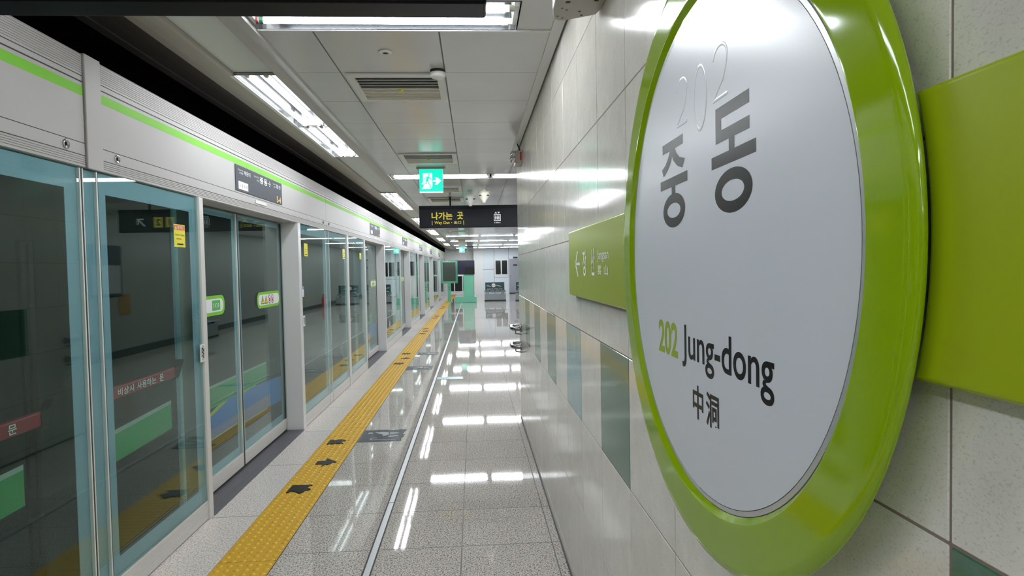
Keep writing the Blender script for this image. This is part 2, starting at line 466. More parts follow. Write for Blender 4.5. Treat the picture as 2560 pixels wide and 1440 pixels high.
# soffit along the track: panels between the lights, stepped lip with shade put into its dark colour
soff = [(-1.132, CZ + 0.012), (-1.37, CZ + 0.012), (-1.37, CZ + 0.03), (-1.132, CZ + 0.03)]
LIGHTS = [(-5.7, -3.0), (0.34 - 1.37, 0.34 + 1.3), (3.735, 6.40), (9.42, 12.1), (14.05, 16.75), (18.4, 21.1), (23.1, 25.8), (28.2, 30.9)]
mb = MB(); y = YB
for a, b in LIGHTS:
    mb.prism(soff, 1, y, a); y = b
mb.prism(soff, 1, y, YE)
struct('trim_3', mb, M['wall_pale'])
prof = [(-1.372, CZ + 0.012), (-1.376, CZ - 0.006), (-1.395, CZ - 0.008), (-1.45, CZ + 0.002), (-1.52, CZ + 0.020), (-1.60, CZ + 0.048), (-1.60, CZ + 0.07), (-1.374, CZ + 0.04)]
struct('trim_30', MB().prism(prof, 1, YB, YE), M['beige_grey'])
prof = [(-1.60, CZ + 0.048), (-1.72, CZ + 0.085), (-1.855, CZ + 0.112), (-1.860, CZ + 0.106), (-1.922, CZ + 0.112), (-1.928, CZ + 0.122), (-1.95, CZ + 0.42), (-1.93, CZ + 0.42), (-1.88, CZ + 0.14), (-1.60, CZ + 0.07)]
struct('trim_31', MB().prism(prof, 1, YB, YE), M['soffit_shade'])

# ================================================================== CEILING LIGHTS
def lamp_proto(name, label, group, L, along):
    """two lit tubes in a reflector tray; along = 0 runs in x, 1 runs in y; origin at the tray's centre in the ceiling plane"""
    t = thing(name, (0, 0, CZ), label, 'light', group)
    def B(mb, a0, a1, b0, b1, z0, z1, mi=0):
        return mb.box(a0, a1, b0, b1, z0, z1, mi) if along == 0 else mb.box(b0, b1, a0, a1, z0, z1, mi)
    W = HW if along == 0 else 0.119
    h = L / 2; d = 0.07
    tray = MB()
    B(tray, -h, h, -W, W, CZ + d, CZ + d + 0.004)
    for s in (-1, 1):
        B(tray, -h, h, min(s * W, s * (W - 0.004)), max(s * W, s * (W - 0.004)), CZ - 0.004, CZ + d)
        B(tray, min(s * h, s * (h - 0.004)), max(s * h, s * (h - 0.004)), -W, W, CZ - 0.004, CZ + d)
    tray.build('reflector_tray', M['reflector'], t)
    tr = W * 0.45
    for s in (-1, 1):
        tb = MB(); p = [(-h + 0.045, s * tr, CZ + 0.006), (h - 0.045, s * tr, CZ + 0.006)]
        if along: p = [(b, a, c) for a, b, c in p]
        tb.tube(p, 0.0145, 14).build('tube', M['tube_soffit' if along else 'tube'], t)
        for e in (-1, 1):
            q = [(e * (h - 0.045), s * tr, CZ + 0.006), (e * (h - 0.022), s * tr, CZ + 0.006)]
            if along: q = [(b, a, c) for a, b, c in q]
            MB().tube(q, 0.015, 14).build('tube_cap', M['cream_plastic'], t)
    if along: MB().box(-W - 0.026, -W, -h, h, CZ - 0.0085, CZ - 0.0045).build('flange', M['white_plastic'], t)
    for e in (-1, 1):
        hb = MB(); B(hb, e * (h - 0.013) - 0.009, e * (h - 0.013) + 0.009, -tr - 0.03, tr + 0.03, CZ + 0.002, CZ + d)
        hb.build('lamp_holder', M['white_plastic'], t)
    sp = MB(); B(sp, -h + 0.06, h - 0.06, -0.018, 0.018, CZ + 0.04, CZ + d)
    sp.build('spine', M['reflector'], t)
    return t
C1 = lamp_proto('ceiling_light', '', 'ceiling lights in cross rows', 1.225, 0)
first = True
for k, r in enumerate(ROWS):
    xs = [-0.385] if r < YW else [-0.385, 0.852, 2.089]
    for j, x in enumerate(xs):
        if r < 0: lb = '%s twin tube ceiling light behind the viewer' % ORD[k]
        elif r < 4: lb = 'large twin tube ceiling light with red and green end rings, above the round sign'
        else:
            lb = '%s twin tube light from the track in the %s cross row along the ceiling' % (ORD[j], ORD[k - 2])
        if first:
            C1.location = (x, r, CZ); C1['label'] = lb; first = False
        else:
            o = dup(C1, (x, r, CZ), lb)
            if 0 < r < 4:
                near_lamp = o
# coloured end rings on the nearest tube
for nm, a, b, m in (('red_ring', -0.052, -0.041, M['dark_red']), ('green_ring', -0.038, -0.018, M['green_cap'])):
    c = MB().tube([(-0.538 + a, 0.074, 0.006), (-0.538 + b, 0.074, 0.006)], 0.0165, 14)
    o = bpy.data.objects.new(nm, c.mesh(nm, m)); COL.objects.link(o); o.parent = near_lamp
C2 = lamp_proto('soffit_light', '', 'lights recessed in the track side soffit', 1.32, 1)
first = True; n = 0
for a, b in LIGHTS:
    for yy in ((3 * a + b) / 4, (a + 3 * b) / 4):
        lb = ('%s light of the %s lit pair in the soffit above the screen doors' % (ORD[n % 2], ORD[n // 2 - 2])) if n > 3 else '%s soffit light behind the viewer' % ORD[n]
        if first: C2.location = (-1.251, yy, CZ); C2['label'] = lb; first = False
        else: dup(C2, (-1.251, yy, CZ), lb)
        n += 1

# ================================================================== PLATFORM SCREEN DOORS
DC = [0.40, 5.134, 11.0, 15.73, 20.46, 25.19, 31.1]
def FP(x):                                        # frame on a plane facing the platform: u = y, v = z
    return lambda u, v: (x, u, v)
def leaf(side, d, label, group):
    """one sliding leaf; side -1 is the near leaf, +1 the far leaf"""
    y0, y1 = (d - 1.13, d - 0.097) if side < 0 else (d - 0.069, d + 1.071)
    t = thing('sliding_door_leaf', (-1.87, (y0 + y1) / 2, 0.02), label, 'screen door', group)
    xa, xb = -1.882, -1.87
    MB().box(xa, xb, y0, y1, 0.13, 2.035).build('glass', M['glass'], t)
    fr = MB(); w = 0.062
    zt = 1.985
    if side < 0: frame_ring(fr, (y0, y1, 0.13, 2.03), (y0 + 0.12, y1 - w, 0.19, zt), xa - 0.003, xa - 0.001)
    else: frame_ring(fr, (y0, y1, 0.13, 2.03), (y0 + w, y1 - 0.10, 0.19, zt), xa - 0.003, xa - 0.001)
    fr.build('frit_border', M['frit'], t)
    kp = MB(); kp.box(-1.89, -1.868, y0, y1, 0.022, 0.13)
    for k in range(9): kp.box(-1.868, -1.8655, y0, y1, 0.03 + k * 0.011, 0.036 + k * 0.011)
    kp.build('kick_plate', M['panel_light'], t)
    st = MB(); sl = MB()
    if side < 0:
        st.box(xa, xb + 0.003, y1 - 0.010, y1, 0.13, 2.03); sl.box(xa, xb + 0.003, y1, y1 + 0.0265, 0.022, 2.03)
    else:
        st.box(xa, xb + 0.001, y0, y0 + 0.004, 0.13, 2.03); sl.box(xa, xb + 0.002, d + 1.015, d + 1.035, 0.022, 2.03)
    st.build('edge_strip', M['white_edge'], t); sl.build('rubber_seal', M['rubber'], t)
    # printed film across the lower part of the glass
    x = xa - 0.004
    fm = MB()
    if side < 0:
        fm.add([(x, y0, 0.60), (x, d - 0.16, 0.605), (x, y1, 0.62), (x, y1, 0.745), (x, y0, 0.745)], [(0, 1, 2, 3, 4)], 0)
        fm.add([(x, y0, 0.745), (x, y1, 0.745), (x, y1, 0.763), (x, y0, 0.763)], [(0, 1, 2, 3)], 1)
        cur = [(y0 + (y1 - y0) * k / 12, 0.565 - 0.045 * math.cos((k / 12 - 0.2) * 2.6) + 0.07 * (k / 12) ** 2) for k in range(13)]
        n = len(cur)
        fm.add([(x - .0004, u, v) for u, v in cur] + [(x - .0004, u, v + 0.012 + 0.034 * (k % 13) / 12) for k, (u, v) in enumerate(cur)], [(k, k + 1, n + k + 1, n + k) for k in range(n - 1)], 2)
        fm.add([(x, u, v) for u, v in cur] + [(x, u, 0.385) for u, v in cur], [(k, k + 1, n + k + 1, n + k) for k in range(n - 1)], 3)
        fm.add([(x, y0, 0.376), (x, y1, 0.376), (x, y1, 0.385), (x, y0, 0.385)], [(0, 1, 2, 3)], 1)
    else:
        e = d + 0.56
        fm.add([(x, y0, 0.61), (x, e, 0.60), (x, e, 0.745), (x, y0, 0.745)], [(0, 1, 2, 3)], 0)
        fm.add([(x, e, 0.60), (x, d + 0.82, 0.605), (x, d + 0.82, 0.764), (x, e, 0.764)], [(0, 1, 2, 3)], 4)
        fm.add([(x, y0, 0.745), (x, e, 0.745), (x, e, 0.763), (x, y0, 0.763)], [(0, 1, 2, 3)], 1)
        fm.add([(x, y0, 0.353), (x, d + 0.55, 0.345), (x, d + 0.96, 0.325), (x, d + 0.96, 0.56), (x, d + 0.5, 0.59), (x, y0 + 0.2, 0.60), (x, y0, 0.575)], [(0, 1, 2, 3, 4, 5, 6)], 3)
        fm.add([(x, y0, 0.345), (x, d + 0.55, 0.337), (x, d + 0.55, 0.345), (x, y0, 0.353)], [(0, 1, 2, 3)], 1)
        fm.add([(x - .0004, y0, 0.575), (x - .0004, y0 + 0.2, 0.60), (x - .0004, y0 + 0.38, 0.596), (x - .0004, y0 + 0.2, 0.622), (x - .0004, y0, 0.615)], [(0, 1, 2, 3, 4)], 2)
    fm.build('printed_film', [M['film_green'], M['film_white'], M['film_yellow'], M['film_blue'], M['film_teal']], t, fix=False)
    # pill shaped safety sticker
    xs = xb + 0.0008
    pb = MB()
    if side < 0: u0, u1, v0, v1 = d - 1.0, d - 0.37, 1.262, 1.405
    else: u0, u1, v0, v1 = d + 0.33, d + 0.95, 1.250, 1.392
    def pill(u0, u1, v0, v1, r):
        pts = []
        for cu, cv, a in ((u1 - r, v1 - r, 0), (u0 + r, v1 - r, 90), (u0 + r, v0 + r, 180), (u1 - r, v0 + r, 270)):
            for k in range(9):
                t_ = math.radians(a + 90 * k / 8); pts.append((cu + r * math.cos(t_), cv + r * math.sin(t_)))
        return pts
    poly(pb, pill(u0, u1, v0, v1, 0.06), FP(xs), 0)
    poly(pb, pill(u0 + 0.03, u1 - 0.03, v0 + 0.024, v1 - 0.024, 0.045), FP(xs + 0.0006), 1)
    F = FP(xs + 0.0012); F2 = FP(xs + 0.0018)
    if side < 0:
        cu, cv = u1 - 0.17, (v0 + v1) / 2
        poly(pb, pill(cu - 0.055, cu + 0.085, cv - 0.037, cv + 0.037, 0.008), F, 2)
        for k in range(4):
            a = cu - 0.04 + k * 0.028
            pb.add([F2(a, cv + 0.016), F2(a + 0.008, cv + 0.016), F2(a + 0.02, cv), F2(a + 0.008, cv - 0.016), F2(a, cv - 0.016), F2(a + 0.012, cv)], [(0, 1, 2, 5), (5, 2, 3, 4)], 1)
    else:
        cv = (v0 + v1) / 2
        for k in range(2):
            a = u0 + 0.135 + k * 0.092
            pb.add([F(a - 0.043, cv - 0.035), F(a + 0.043, cv - 0.035), F(a, cv + 0.042)], [(0, 1, 2)], 5)
            pb.add([F2(a - 0.032, cv - 0.029), F2(a + 0.032, cv - 0.029), F2(a, cv + 0.028)], [(0, 1, 2)], 3)
            pb.add([F2(a - 0.006, cv - 0.018), F2(a + 0.01, cv - 0.018), F2(a + 0.004, cv + 0.01), F2(a - 0.008, cv + 0.006)], [(0, 1, 2, 3)], 5)
        for k in range(2):
            a = u0 + 0.315 + k * 0.082
            ring(pb, a, cv, 0.036, 0.042, 0.029, 0.034, F, 24, 4)
            pb.add([F(a - 0.025, cv + 0.025), F(a - 0.019, cv + 0.031), F(a + 0.025, cv - 0.025), F(a + 0.019, cv - 0.031)], [(0, 1, 2, 3)], 4)
            poly(pb, ell_pts(a, cv - 0.004, 0.009, 0.018, 12), F, 5)
    pb.build('safety_sticker', [M['green_line'], M['label_white'], M['label_green'], M['label_yellow'], M['red_plastic'], M['text_black']], t, fix=False)
    return t
GL = 'sliding leaves of the platform screen doors'
near_l = leaf(-1, DC[1], '', GL); far_l = leaf(1, DC[1], '', GL)
for o, s in ((near_l, -1), (far_l, 1)): o['_off'] = o.location.y - DC[1]
def door_no(k): return '%s platform doorway' % ORD[k - 1] if k else 'platform doorway beside the viewer'
for k, d in enumerate(DC):
    for o, s in ((near_l, 'near'), (far_l, 'far')):
        lb = '%s sliding glass leaf of the %s' % (s, door_no(k))
        if k == 1: o['label'] = lb
        else: dup(o, (-1.87, d + o['_off'], 0.02), lb)

# posts, jambs, sills
jamb0 = None
for k, d in enumerate(DC):
    lj = 'slim silver jamb on the near side of the ' + door_no(k)
    lp = 'deep silver grey post on the far side of the ' + door_no(k)
    ls = 'dark grey metal sill plate of the ' + door_no(k)
    if jamb0 is None:
        jamb0 = tag(MB().bbox(-0.13, 0.012, -0.028, 0.028, 0.0, 2.045, 0.003).build('door_jamb', M['panel_light']), lj, 'door jamb', 'near side jambs of the platform doorways')
        jamb0.location = (XP, d - 1.095, 0)
        post0 = tag(MB().bbox(-0.20, 0.008, 0.0, 0.092, 0.0, 2.045, 0.004).build('door_post', M['panel_side']), lp, 'door post', 'far side posts of the platform doorways')
        post0.location = (XP, d + 1.073, 0)
        mb = MB().box(-1.93, -1.703, -1.066, 1.07, 0.0005, 0.004)
        for q in range(6): mb.box(-1.86 + q * 0.02, -1.852 + q * 0.02, -1.066, 1.07, 0.004, 0.0055)
        sill0 = tag(mb.build('door_sill', M['sill']), ls, 'door sill', 'sill plates of the platform doorways')
        sill0.location = (0, d, 0)
    else:
        for o, x, y, lb in ((jamb0, XP, d - 1.095, lj), (post0, XP, d + 1.073, lp), (sill0, 0, d, ls)):
            c = o.copy(); COL.objects.link(c); c.location = (x, y, 0); c['label'] = lb

# fixed and escape panels of glass
LOCKG = 'white lock plates beside the doors'
def glass_panel(a, b, label, narrow=False, trims=(1, 1)):
    t = thing('narrow_glass_panel' if narrow else 'glass_panel', (XP, (a + b) / 2, 0), label, 'glass panel', 'narrow joining glass strips' if narrow else 'fixed glass panels of the screen wall')
    MB().box(XP - 0.012, XP, a, b, 0.125, 2.045).build('glass', M['glass'], t)
    fr = MB()
    if narrow: fr.box(XP - 0.015, XP - 0.013, a, b, 0.125, 2.04)
    else: frame_ring(fr, (a, b, 0.125, 2.04), (a + 0.073, b - 0.09, 0.21, 1.945), XP - 0.015, XP - 0.013)
    fr.build('frit_border', M['frit'], t)
    kp = MB().box(XP - 0.03, XP + 0.001, a, b, 0.006, 0.125)
    for k in range(9): kp.box(XP + 0.001, XP + 0.0035, a, b, 0.012 + k * 0.0125, 0.019 + k * 0.0125)
    kp.build('kick_plate', M['panel_light'], t)
    if trims[0]: MB().box(XP - 0.012, XP + 0.002, a, a + 0.006, 0.125, 2.04).build('edge_strip', M['white_edge'], t)
    if trims[1]:
        MB().box(XP - 0.012, XP + 0.002, b - 0.008, b, 0.125, 2.04).build('edge_strip', M['white_edge'], t)
        MB().box(XP - 0.012, XP + 0.001, b, b + 0.006, 0.0, 2.04).build('rubber_seal', M['rubber'], t)
    return t
def push_bar(t, a, b):
    """red escape bar on the track side of a panel, white lettering"""
    x = XP - 0.06
    br = MB().bbox(x - 0.03, x, a, b, 0.952, 1.012, 0.006).build('push_bar', M['red'], t)
    letters(br, FP(x + 0.001), M['text_white'], [('\ube44\uc0c1\uc2dc', b - 0.62, b - 0.475, 0.962, 1.0, 0.01), ('\uc0ac\uc6a9\ud558\ub294', b - 0.445, b - 0.25, 0.962, 1.0, 0.01), ('\ubb38', b - 0.21, b - 0.165, 0.962, 1.0, 0.01)])
    MB().prism([(b - 0.03, 0.945), (b + 0.012, 0.95), (b + 0.08, 1.042), (b + 0.05, 1.05), (b + 0.01, 1.015), (b - 0.03, 1.01)], 0, x - 0.035, x + 0.004).build('bar_end', M['rubber'], t)
def film(t, a, b):
    x = XP - 0.0165
    MB().add([(x, a, 0.667), (x, b, 0.689), (x, b, 0.828), (x, a, 0.800)], [(0, 1, 2, 3)], 0).add([(x, a, 0.800), (x, b, 0.828), (x, b, 0.849), (x, a, 0.822)], [(0, 1, 2, 3)], 1).build('printed_film', [M['film_green'], M['film_white']], t, fix=False)
def caution(t, u0, u1, v0=1.723, v1=1.855, top='orange'):
    x = XP + 0.001; mb = MB()
    F = FP(x); F2 = FP(x + 0.0006)
    mb.add([F(u0, v0), F(u1, v0), F(u1, v1), F(u0, v1)], [(0, 1, 2, 3)], 0)
    h = v1 - v0; wd = u1 - u0
    if top: mb.add([F2(u0 + 0.003, v1 - 0.25 * h), F2(u1 - 0.003, v1 - 0.25 * h), F2(u1 - 0.003, v1 - 0.03 * h), F2(u0 + 0.003, v1 - 0.03 * h)], [(0, 1, 2, 3)], 1)
    F3 = FP(x + 0.0012)
    if top:
        put_text(mb, '\uc8fc\uc758', u0 + 0.3 * wd, u0 + 0.75 * wd, v1 - 0.22 * h, v1 - 0.06 * h, F3, 0.0, 2)
        mb.add([F3(u0 + 0.1 * wd, v1 - 0.21 * h), F3(u0 + 0.25 * wd, v1 - 0.21 * h), F3(u0 + 0.175 * wd, v1 - 0.07 * h)], [(0, 1, 2)], 2)
    put_text(mb, '\uae30\ub300\uc9c0 \ub9c8\uc138\uc694', u0 + 0.08 * wd, u1 - 0.06 * wd, v0 + 0.49 * h, v0 + 0.57 * h, F3, 0.0, 3)
    mb.add([F3(u0 + 0.2 * wd, v0 + 0.35 * h), F3(u1 - 0.35 * wd, v0 + 0.35 * h), F3(u1 - 0.35 * wd, v0 + 0.37 * h), F3(u0 + 0.2 * wd, v0 + 0.37 * h)], [(0, 1, 2, 3)], 3)
    mb.add([F3(u0 + 0.25 * wd, v0 + 0.10 * h), F3(u1 - 0.2 * wd, v0 + 0.10 * h), F3(u1 - 0.2 * wd, v0 + 0.16 * h), F3(u0 + 0.25 * wd, v0 + 0.16 * h)], [(0, 1, 2, 3)], 3)
    mb.build('caution_sticker', [M['label_yellow'], M['orange'], M['label_white'], M['text_black']], t, fix=False)

pA = glass_panel(1.571, 2.852, 'escape glass panel with red push bar and dark rear mullion, cut by the photo edge', trims=(0, 1))
push_bar(pA, 1.75, 2.66); film(pA, 1.66, 2.46)
for u in (2.772, 2.818): MB().bbox(-1.95, -1.93, u, u + 0.032, 0.1, 1.72, 0.004).build('rear_mullion', M['rubber'], pA)
for q, (u0, u1) in enumerate(((-8.96, -6.28), (-6.26, -3.5), (-3.48, -0.74))): glass_panel(u0, u1 - 0.008, '%s glass panel behind the viewer' % ORD[q])
glass_panel(2.864, 2.974, 'narrow teal strip between the two escape panels with red push bars', True, (1, 1))
pB = glass_panel(2.985, 4.008, 'escape glass panel with red push bar and yellow caution sticker', trims=(0, 0))
push_bar(pB, 3.08, 3.80); film(pB, 3.06, 3.62); caution(pB, 3.69, 3.828)
gaps = [(DC[i] + 1.167, DC[i + 1] - 1.125) for i in range(1, len(DC) - 1)]
pC = glass_panel(gaps[0][0], 7.36, 'fixed glass panel just past the first platform doorway, with yellow caution sticker near its post')
caution(pC, 6.43, 6.568, top=None)
glass_panel(7.372, 7.525, 'narrow teal strip between the glass panels past the first doorway', True, (0, 1))
pD = glass_panel(7.537, 8.525, 'fixed glass panel between the narrow strip and the silver mullion, caution sticker beside the mullion', trims=(0, 0))
caution(pD, 8.285, 8.43, top=None)
tag(MB().bbox(XP - 0.09, XP + 0.012, 8.53, 8.635, 0, 2.045, 0.003).build('mullion', M['panel_light']), 'silver mullion dividing the glass between the first and second doorways', 'mullion')
pE = glass_panel(8.64, gaps[0][1] - 0.002, 'fixed glass panel between the silver mullion and the second platform doorway', trims=(0, 0))
caution(pE, 9.495, 9.65, 1.735, 1.83, None)
for i, (a, b) in enumerate(gaps[1:]):
    m_ = (a + b) / 2; k = i + 2
    nm = '%s and %s doorways' % (ORD[k - 1], ORD[k])
    glass_panel(a, m_ - 0.09, 'near fixed glass panel between the ' + nm)
    glass_panel(m_ - 0.078, m_ + 0.075, 'narrow glass strip between the ' + nm, True, (0, 1))
    glass_panel(m_ + 0.087, b - 0.002, 'far fixed glass panel between the ' + nm, trims=(0, 0))
a = DC[-1] + 1.167
for i in range(4):
    b = a + (YE - 0.03 - DC[-1] - 1.167) / 4
    glass_panel(a, b - 0.012, '%s of the four glass panels closing the far end of the screen wall' % ORD[i]); a = b

# lock plates
def lock(y0, y1, z0, z1, x, label, blue=False):
    t = thing('lock_plate' if not blue else 'notice_sticker', (x, y0, z0), label, 'lock plate' if not blue else 'sticker', None if blue else LOCKG)
    MB().bbox(x, x + 0.006, y0, y1, z0, z1, 0.002).build('plate', M['label_white'], t)
    F = FP(x + 0.0066); mb = MB()
    if blue:
        mb.add([F(y0 + 0.004, z1 - 0.03), F(y1 - 0.004, z1 - 0.03), F(y1 - 0.004, z1 - 0.004), F(y0 + 0.004, z1 - 0.004)], [(0, 1, 2, 3)], 0)
        for q in range(4): mb.add([F(y0 + 0.008, z0 + 0.012 + q * 0.014), F(y1 - 0.008, z0 + 0.012 + q * 0.014), F(y1 - 0.008, z0 + 0.016 + q * 0.014), F(y0 + 0.008, z0 + 0.016 + q * 0.014)], [(0, 1, 2, 3)], 1)
        mb.build('print', [M['label_blue'], M['beige_grey']], t, fix=False)
    else:
        cu, cz = (y0 + y1) / 2, (z0 + z1) / 2; hh = (z1 - z0) / 2; ww = (y1 - y0) / 2
        ring(mb, cu, cz, ww * 0.8, hh * 0.85, ww * 0.68, hh * 0.79, F, 24, 0)
        for q, (dz, r) in enumerate(((0.5, 0.4), (0.3, 0.3), (0.1, 0.36), (-0.1, 0.25), (-0.3, 0.3), (-0.5, 0.2))):
            poly(mb, ell_pts(cu + (0.12 if q % 2 else -0.12) * ww, cz + dz * hh, ww * r, hh * 0.12, 10), F, 1)
        mb.build('print', [M['dark_line'], M['text_black']], t, fix=False)
lock(3.942, 4.004, 1.014, 1.124, XP + 0.013, 'small white lock plate with black mark, on the jamb before the first doorway')
lock(6.275, 6.345, 1.018, 1.124, XP + 0.009, 'small white lock plate on the glass edge past the first doorway, below a blue notice')
lock(6.275, 6.332, 1.314, 1.416, XP + 0.009, 'small blue and white notice on the glass edge past the first doorway', True)

# header: cover panels with ribs, grooves, green stripe
HB = [-9.0, 2.898, 3.022, 7.42, 13.43, 18.1, 22.9, 28.5, YE - 0.02]
def header_profile():
    p = [(-1.93, 2.045), (XP - 0.012, 2.045), (XP, 2.050)]
    for k in range(5): z = 2.054 + k * 0.0092; p += [(XP, z), (XP, z + 0.006), (XP - 0.003, z + 0.0065), (XP - 0.003, z + 0.0088)]
    p += [(XP, 2.101), (XP, 2.456)]
    for k in range(9): z = 2.458 + k * 0.0098; p += [(XP, z), (XP, z + 0.007), (XP - 0.003, z + 0.0075), (XP - 0.003, z + 0.0094)]
    p += [(XP, 2.548), (XP - 0.004, 2.552), (-1.98, 2.552), (-1.98, 2.3), (-1.93, 2.2)]
    return p
HP = header_profile()
names = [('silver header cover cut by the photo edge, above the first escape panel'), None,
         'silver header cover above the first doorway, carrying the sign marked 5-4', 'silver header cover above the second doorway',
         'silver header cover above the third doorway', 'silver header cover above the fourth doorway', 'silver header cover above the fifth doorway', 'last silver header cover, at the far end above the sixth doorway']
for k in range(len(HB) - 1):
    a, b = HB[k] + 0.003, HB[k + 1] - 0.003
    if k == 1:
        tag(MB().bbox(-1.98, XP + 0.01, a, b, 2.045, 2.556, 0.004).build('header_pilaster', M['panel']), 'upright silver pilaster between the first two header covers', 'header panel')
        continue
    t = thing('header_cover', (XP, a, 2.045), names[k], 'header panel', 'header covers above the screen doors')
    MB().prism(HP, 1, a, b).build('cover', M['panel'], t)
    e = XP + 0.0006
    MB().box(XP - 0.01, e, a, b, 2.365, 2.408).build('green_stripe', M['green_line'], t)
    sm = MB().box(XP - 0.01, e, a, b, 2.4235, 2.4295).box(XP - 0.01, e, a, b, 2.4515, 2.4550)
    sm.box(XP - 0.01, e, a, b, 2.1535, 2.1565).box(XP - 0.01, e, a, b, 2.1005, 2.1020)
    sm.build('groove', M['dark_line'], t)
    ends = ((a + 0.12, b - 0.13) if k != 2 else (3.144, b - 0.15)) if k else (2.765,)
    for yy in ends:
        lk = MB().lathe([(0.0, 0.0), (0.021, 0.0), (0.021, 0.004), (0.017, 0.007), (0.014, 0.004), (0.0, 0.004)], (XP, yy, 2.128), 0, 20).build('key_lock', M['chrome'], t)
        MB().box(XP + 0.004, XP + 0.006, yy - 0.002, yy + 0.002, 2.121, 2.135).build('key_slot', M['dark_line'], lk)
    for d in DC:
        if a < d < b:
            c = d + 0.05
            MB().bbox(XP - 0.002, XP + 0.006, c - 0.13, c + 0.13, 2.115, 2.142, 0.003).build('sensor_cover', M['white_plastic'], t)
# route signs on the header
def route_sign(c, label, no, first):
    y0, y1, z0, z1 = c - 0.545, c + 0.545, 2.170, 2.360
    t = thing('route_sign', (XP, c, z0), label, 'sign', 'dark route signs on the header')
    MB().bbox(XP, XP + 0.005, y0, y1, z0, z1, 0.0015).build('board', M['sign_dark'], t)
    F = FP(XP + 0.0058); mb = MB()
    W = M['text_white']; G = M['text_grey']
    letters(t, F, W, [('\ud574\uc6b4\ub300', y0 + 0.17, y0 + 0.30, 2.300, 2.334), ('\uc911', y0 + 0.515, y0 + 0.595, 2.285, 2.338, 0.025), ('\ub3d9', y0 + 0.615, y0 + 0.695, 2.285, 2.338, 0.025), ('\uc7a5\uc0b0', y0 + 0.93, y0 + 1.05, 2.300, 2.336)])
    letters(t, F, G, [('Haeundae', y0 + 0.05, y0 + 0.15, 2.322, 2.336), ('\u6d77\u96f2\u81fa', y0 + 0.07, y0 + 0.15, 2.298, 2.314), ('Jung-dong', y0 + 0.38, y0 + 0.50, 2.318, 2.336),
        ('\u4e2d\u6d1e', y0 + 0.44, y0 + 0.50, 2.290, 2.310), ('Jangsan', y0 + 0.84, y0 + 0.92, 2.322, 2.334), ('\u8407\u5c71', y0 + 0.86, y0 + 0.92, 2.298, 2.312)])
    u = y0 + 0.715
    mb.add([F(u, 2.309), F(u + 0.05, 2.309), F(u + 0.05, 2.314), F(u, 2.314)], [(0, 1, 2, 3)])
    mb.add([F(u + 0.028, 2.334), F(u + 0.036, 2.334), F(u + 0.062, 2.3115), F(u + 0.036, 2.289), F(u + 0.028, 2.289), F(u + 0.051, 2.3115)], [(0, 1, 2, 5), (5, 2, 3, 4)])
    mb.build('arrow', W, t, fix=False)
    if no: letters(t, F, M['text_gold'], [(no, y0 + 0.935, y0 + 1.05, 2.178, 2.232, 0.02)])
    bx = MB().add([F(y0 + 0.05, 2.186), F(y0 + 0.245, 2.186), F(y0 + 0.245, 2.244), F(y0 + 0.05, 2.244)], [(0, 1, 2, 3)], 0)
    F2 = FP(XP + 0.0064)
    for q in range(4):
        poly(bx, ell_pts(y0 + 0.08 + q * 0.045, 2.213, 0.007 + 0.003 * (q % 2), 0.014, 10), F2, 1)
    bx.build('notice_box', [M['label_white'], M['beige_grey']], t, fix=False)
nos = {1: '5-4', 2: '4-1', 3: '4-2', 4: '4-3', 5: '4-4'}
for k, d in enumerate(DC):
    if k == 0: continue
    route_sign(d + 0.06, ('dark route sign marked 5-4 on the header above the first doorway' if k == 1 else 'dark route sign on the header above the %s' % door_no(k)), nos.get(k), k == 1)

# ================================================================== FLOOR MARKINGS
mb = MB().box(-1.409, -1.102, YB, YE - 0.2, 0.0003, 0.004)
y = 1.2; k = 0
rows = 0
while y < 37.2:
    for c in range(6):
        cx = -1.409 + 0.0256 + c * 0.0512
        n = 10 if y < 9 else 6
        r0, r1, h = 0.0155, 0.0095, 0.0052
        vs = [(cx + r0 * math.cos(2 * math.pi * i / n), y + r0 * math.sin(2 * math.pi * i / n), 0.004) for i in range(n)]
        vs += [(cx + r1 * math.cos(2 * math.pi * i / n), y + r1 * math.sin(2 * math.pi * i / n), 0.004 + h * 0.8) for i in range(n)]
        vs.append((cx, y, 0.004 + h))
        fs = [(i, (i + 1) % n, n + (i + 1) % n, n + i) for i in range(n)] + [(n + i, n + (i + 1) % n, 2 * n) for i in range(n)]
        mb.add(vs, fs, 0, True)
    y += 0.0522; rows += 1
for q in range(40):
    yy = 3.382 + (q - 3) * 0.941
    if yy < YE - 0.5: mb.box(-1.409, -1.102, yy - 0.0012, yy + 0.0012, 0.004, 0.0043, 1)
mb.box(-1.4115, -1.409, YB, YE - 0.2, 0.0002, 0.003, 1).box(-1.102, -1.0995, YB, YE - 0.2, 0.0002, 0.003, 1)
tag(mb.build('tactile_paving', [M['yellow_tactile'], M['dark_line']], fix=False), 'long yellow strip of studded tactile paving along the platform edge', 'tactile paving')

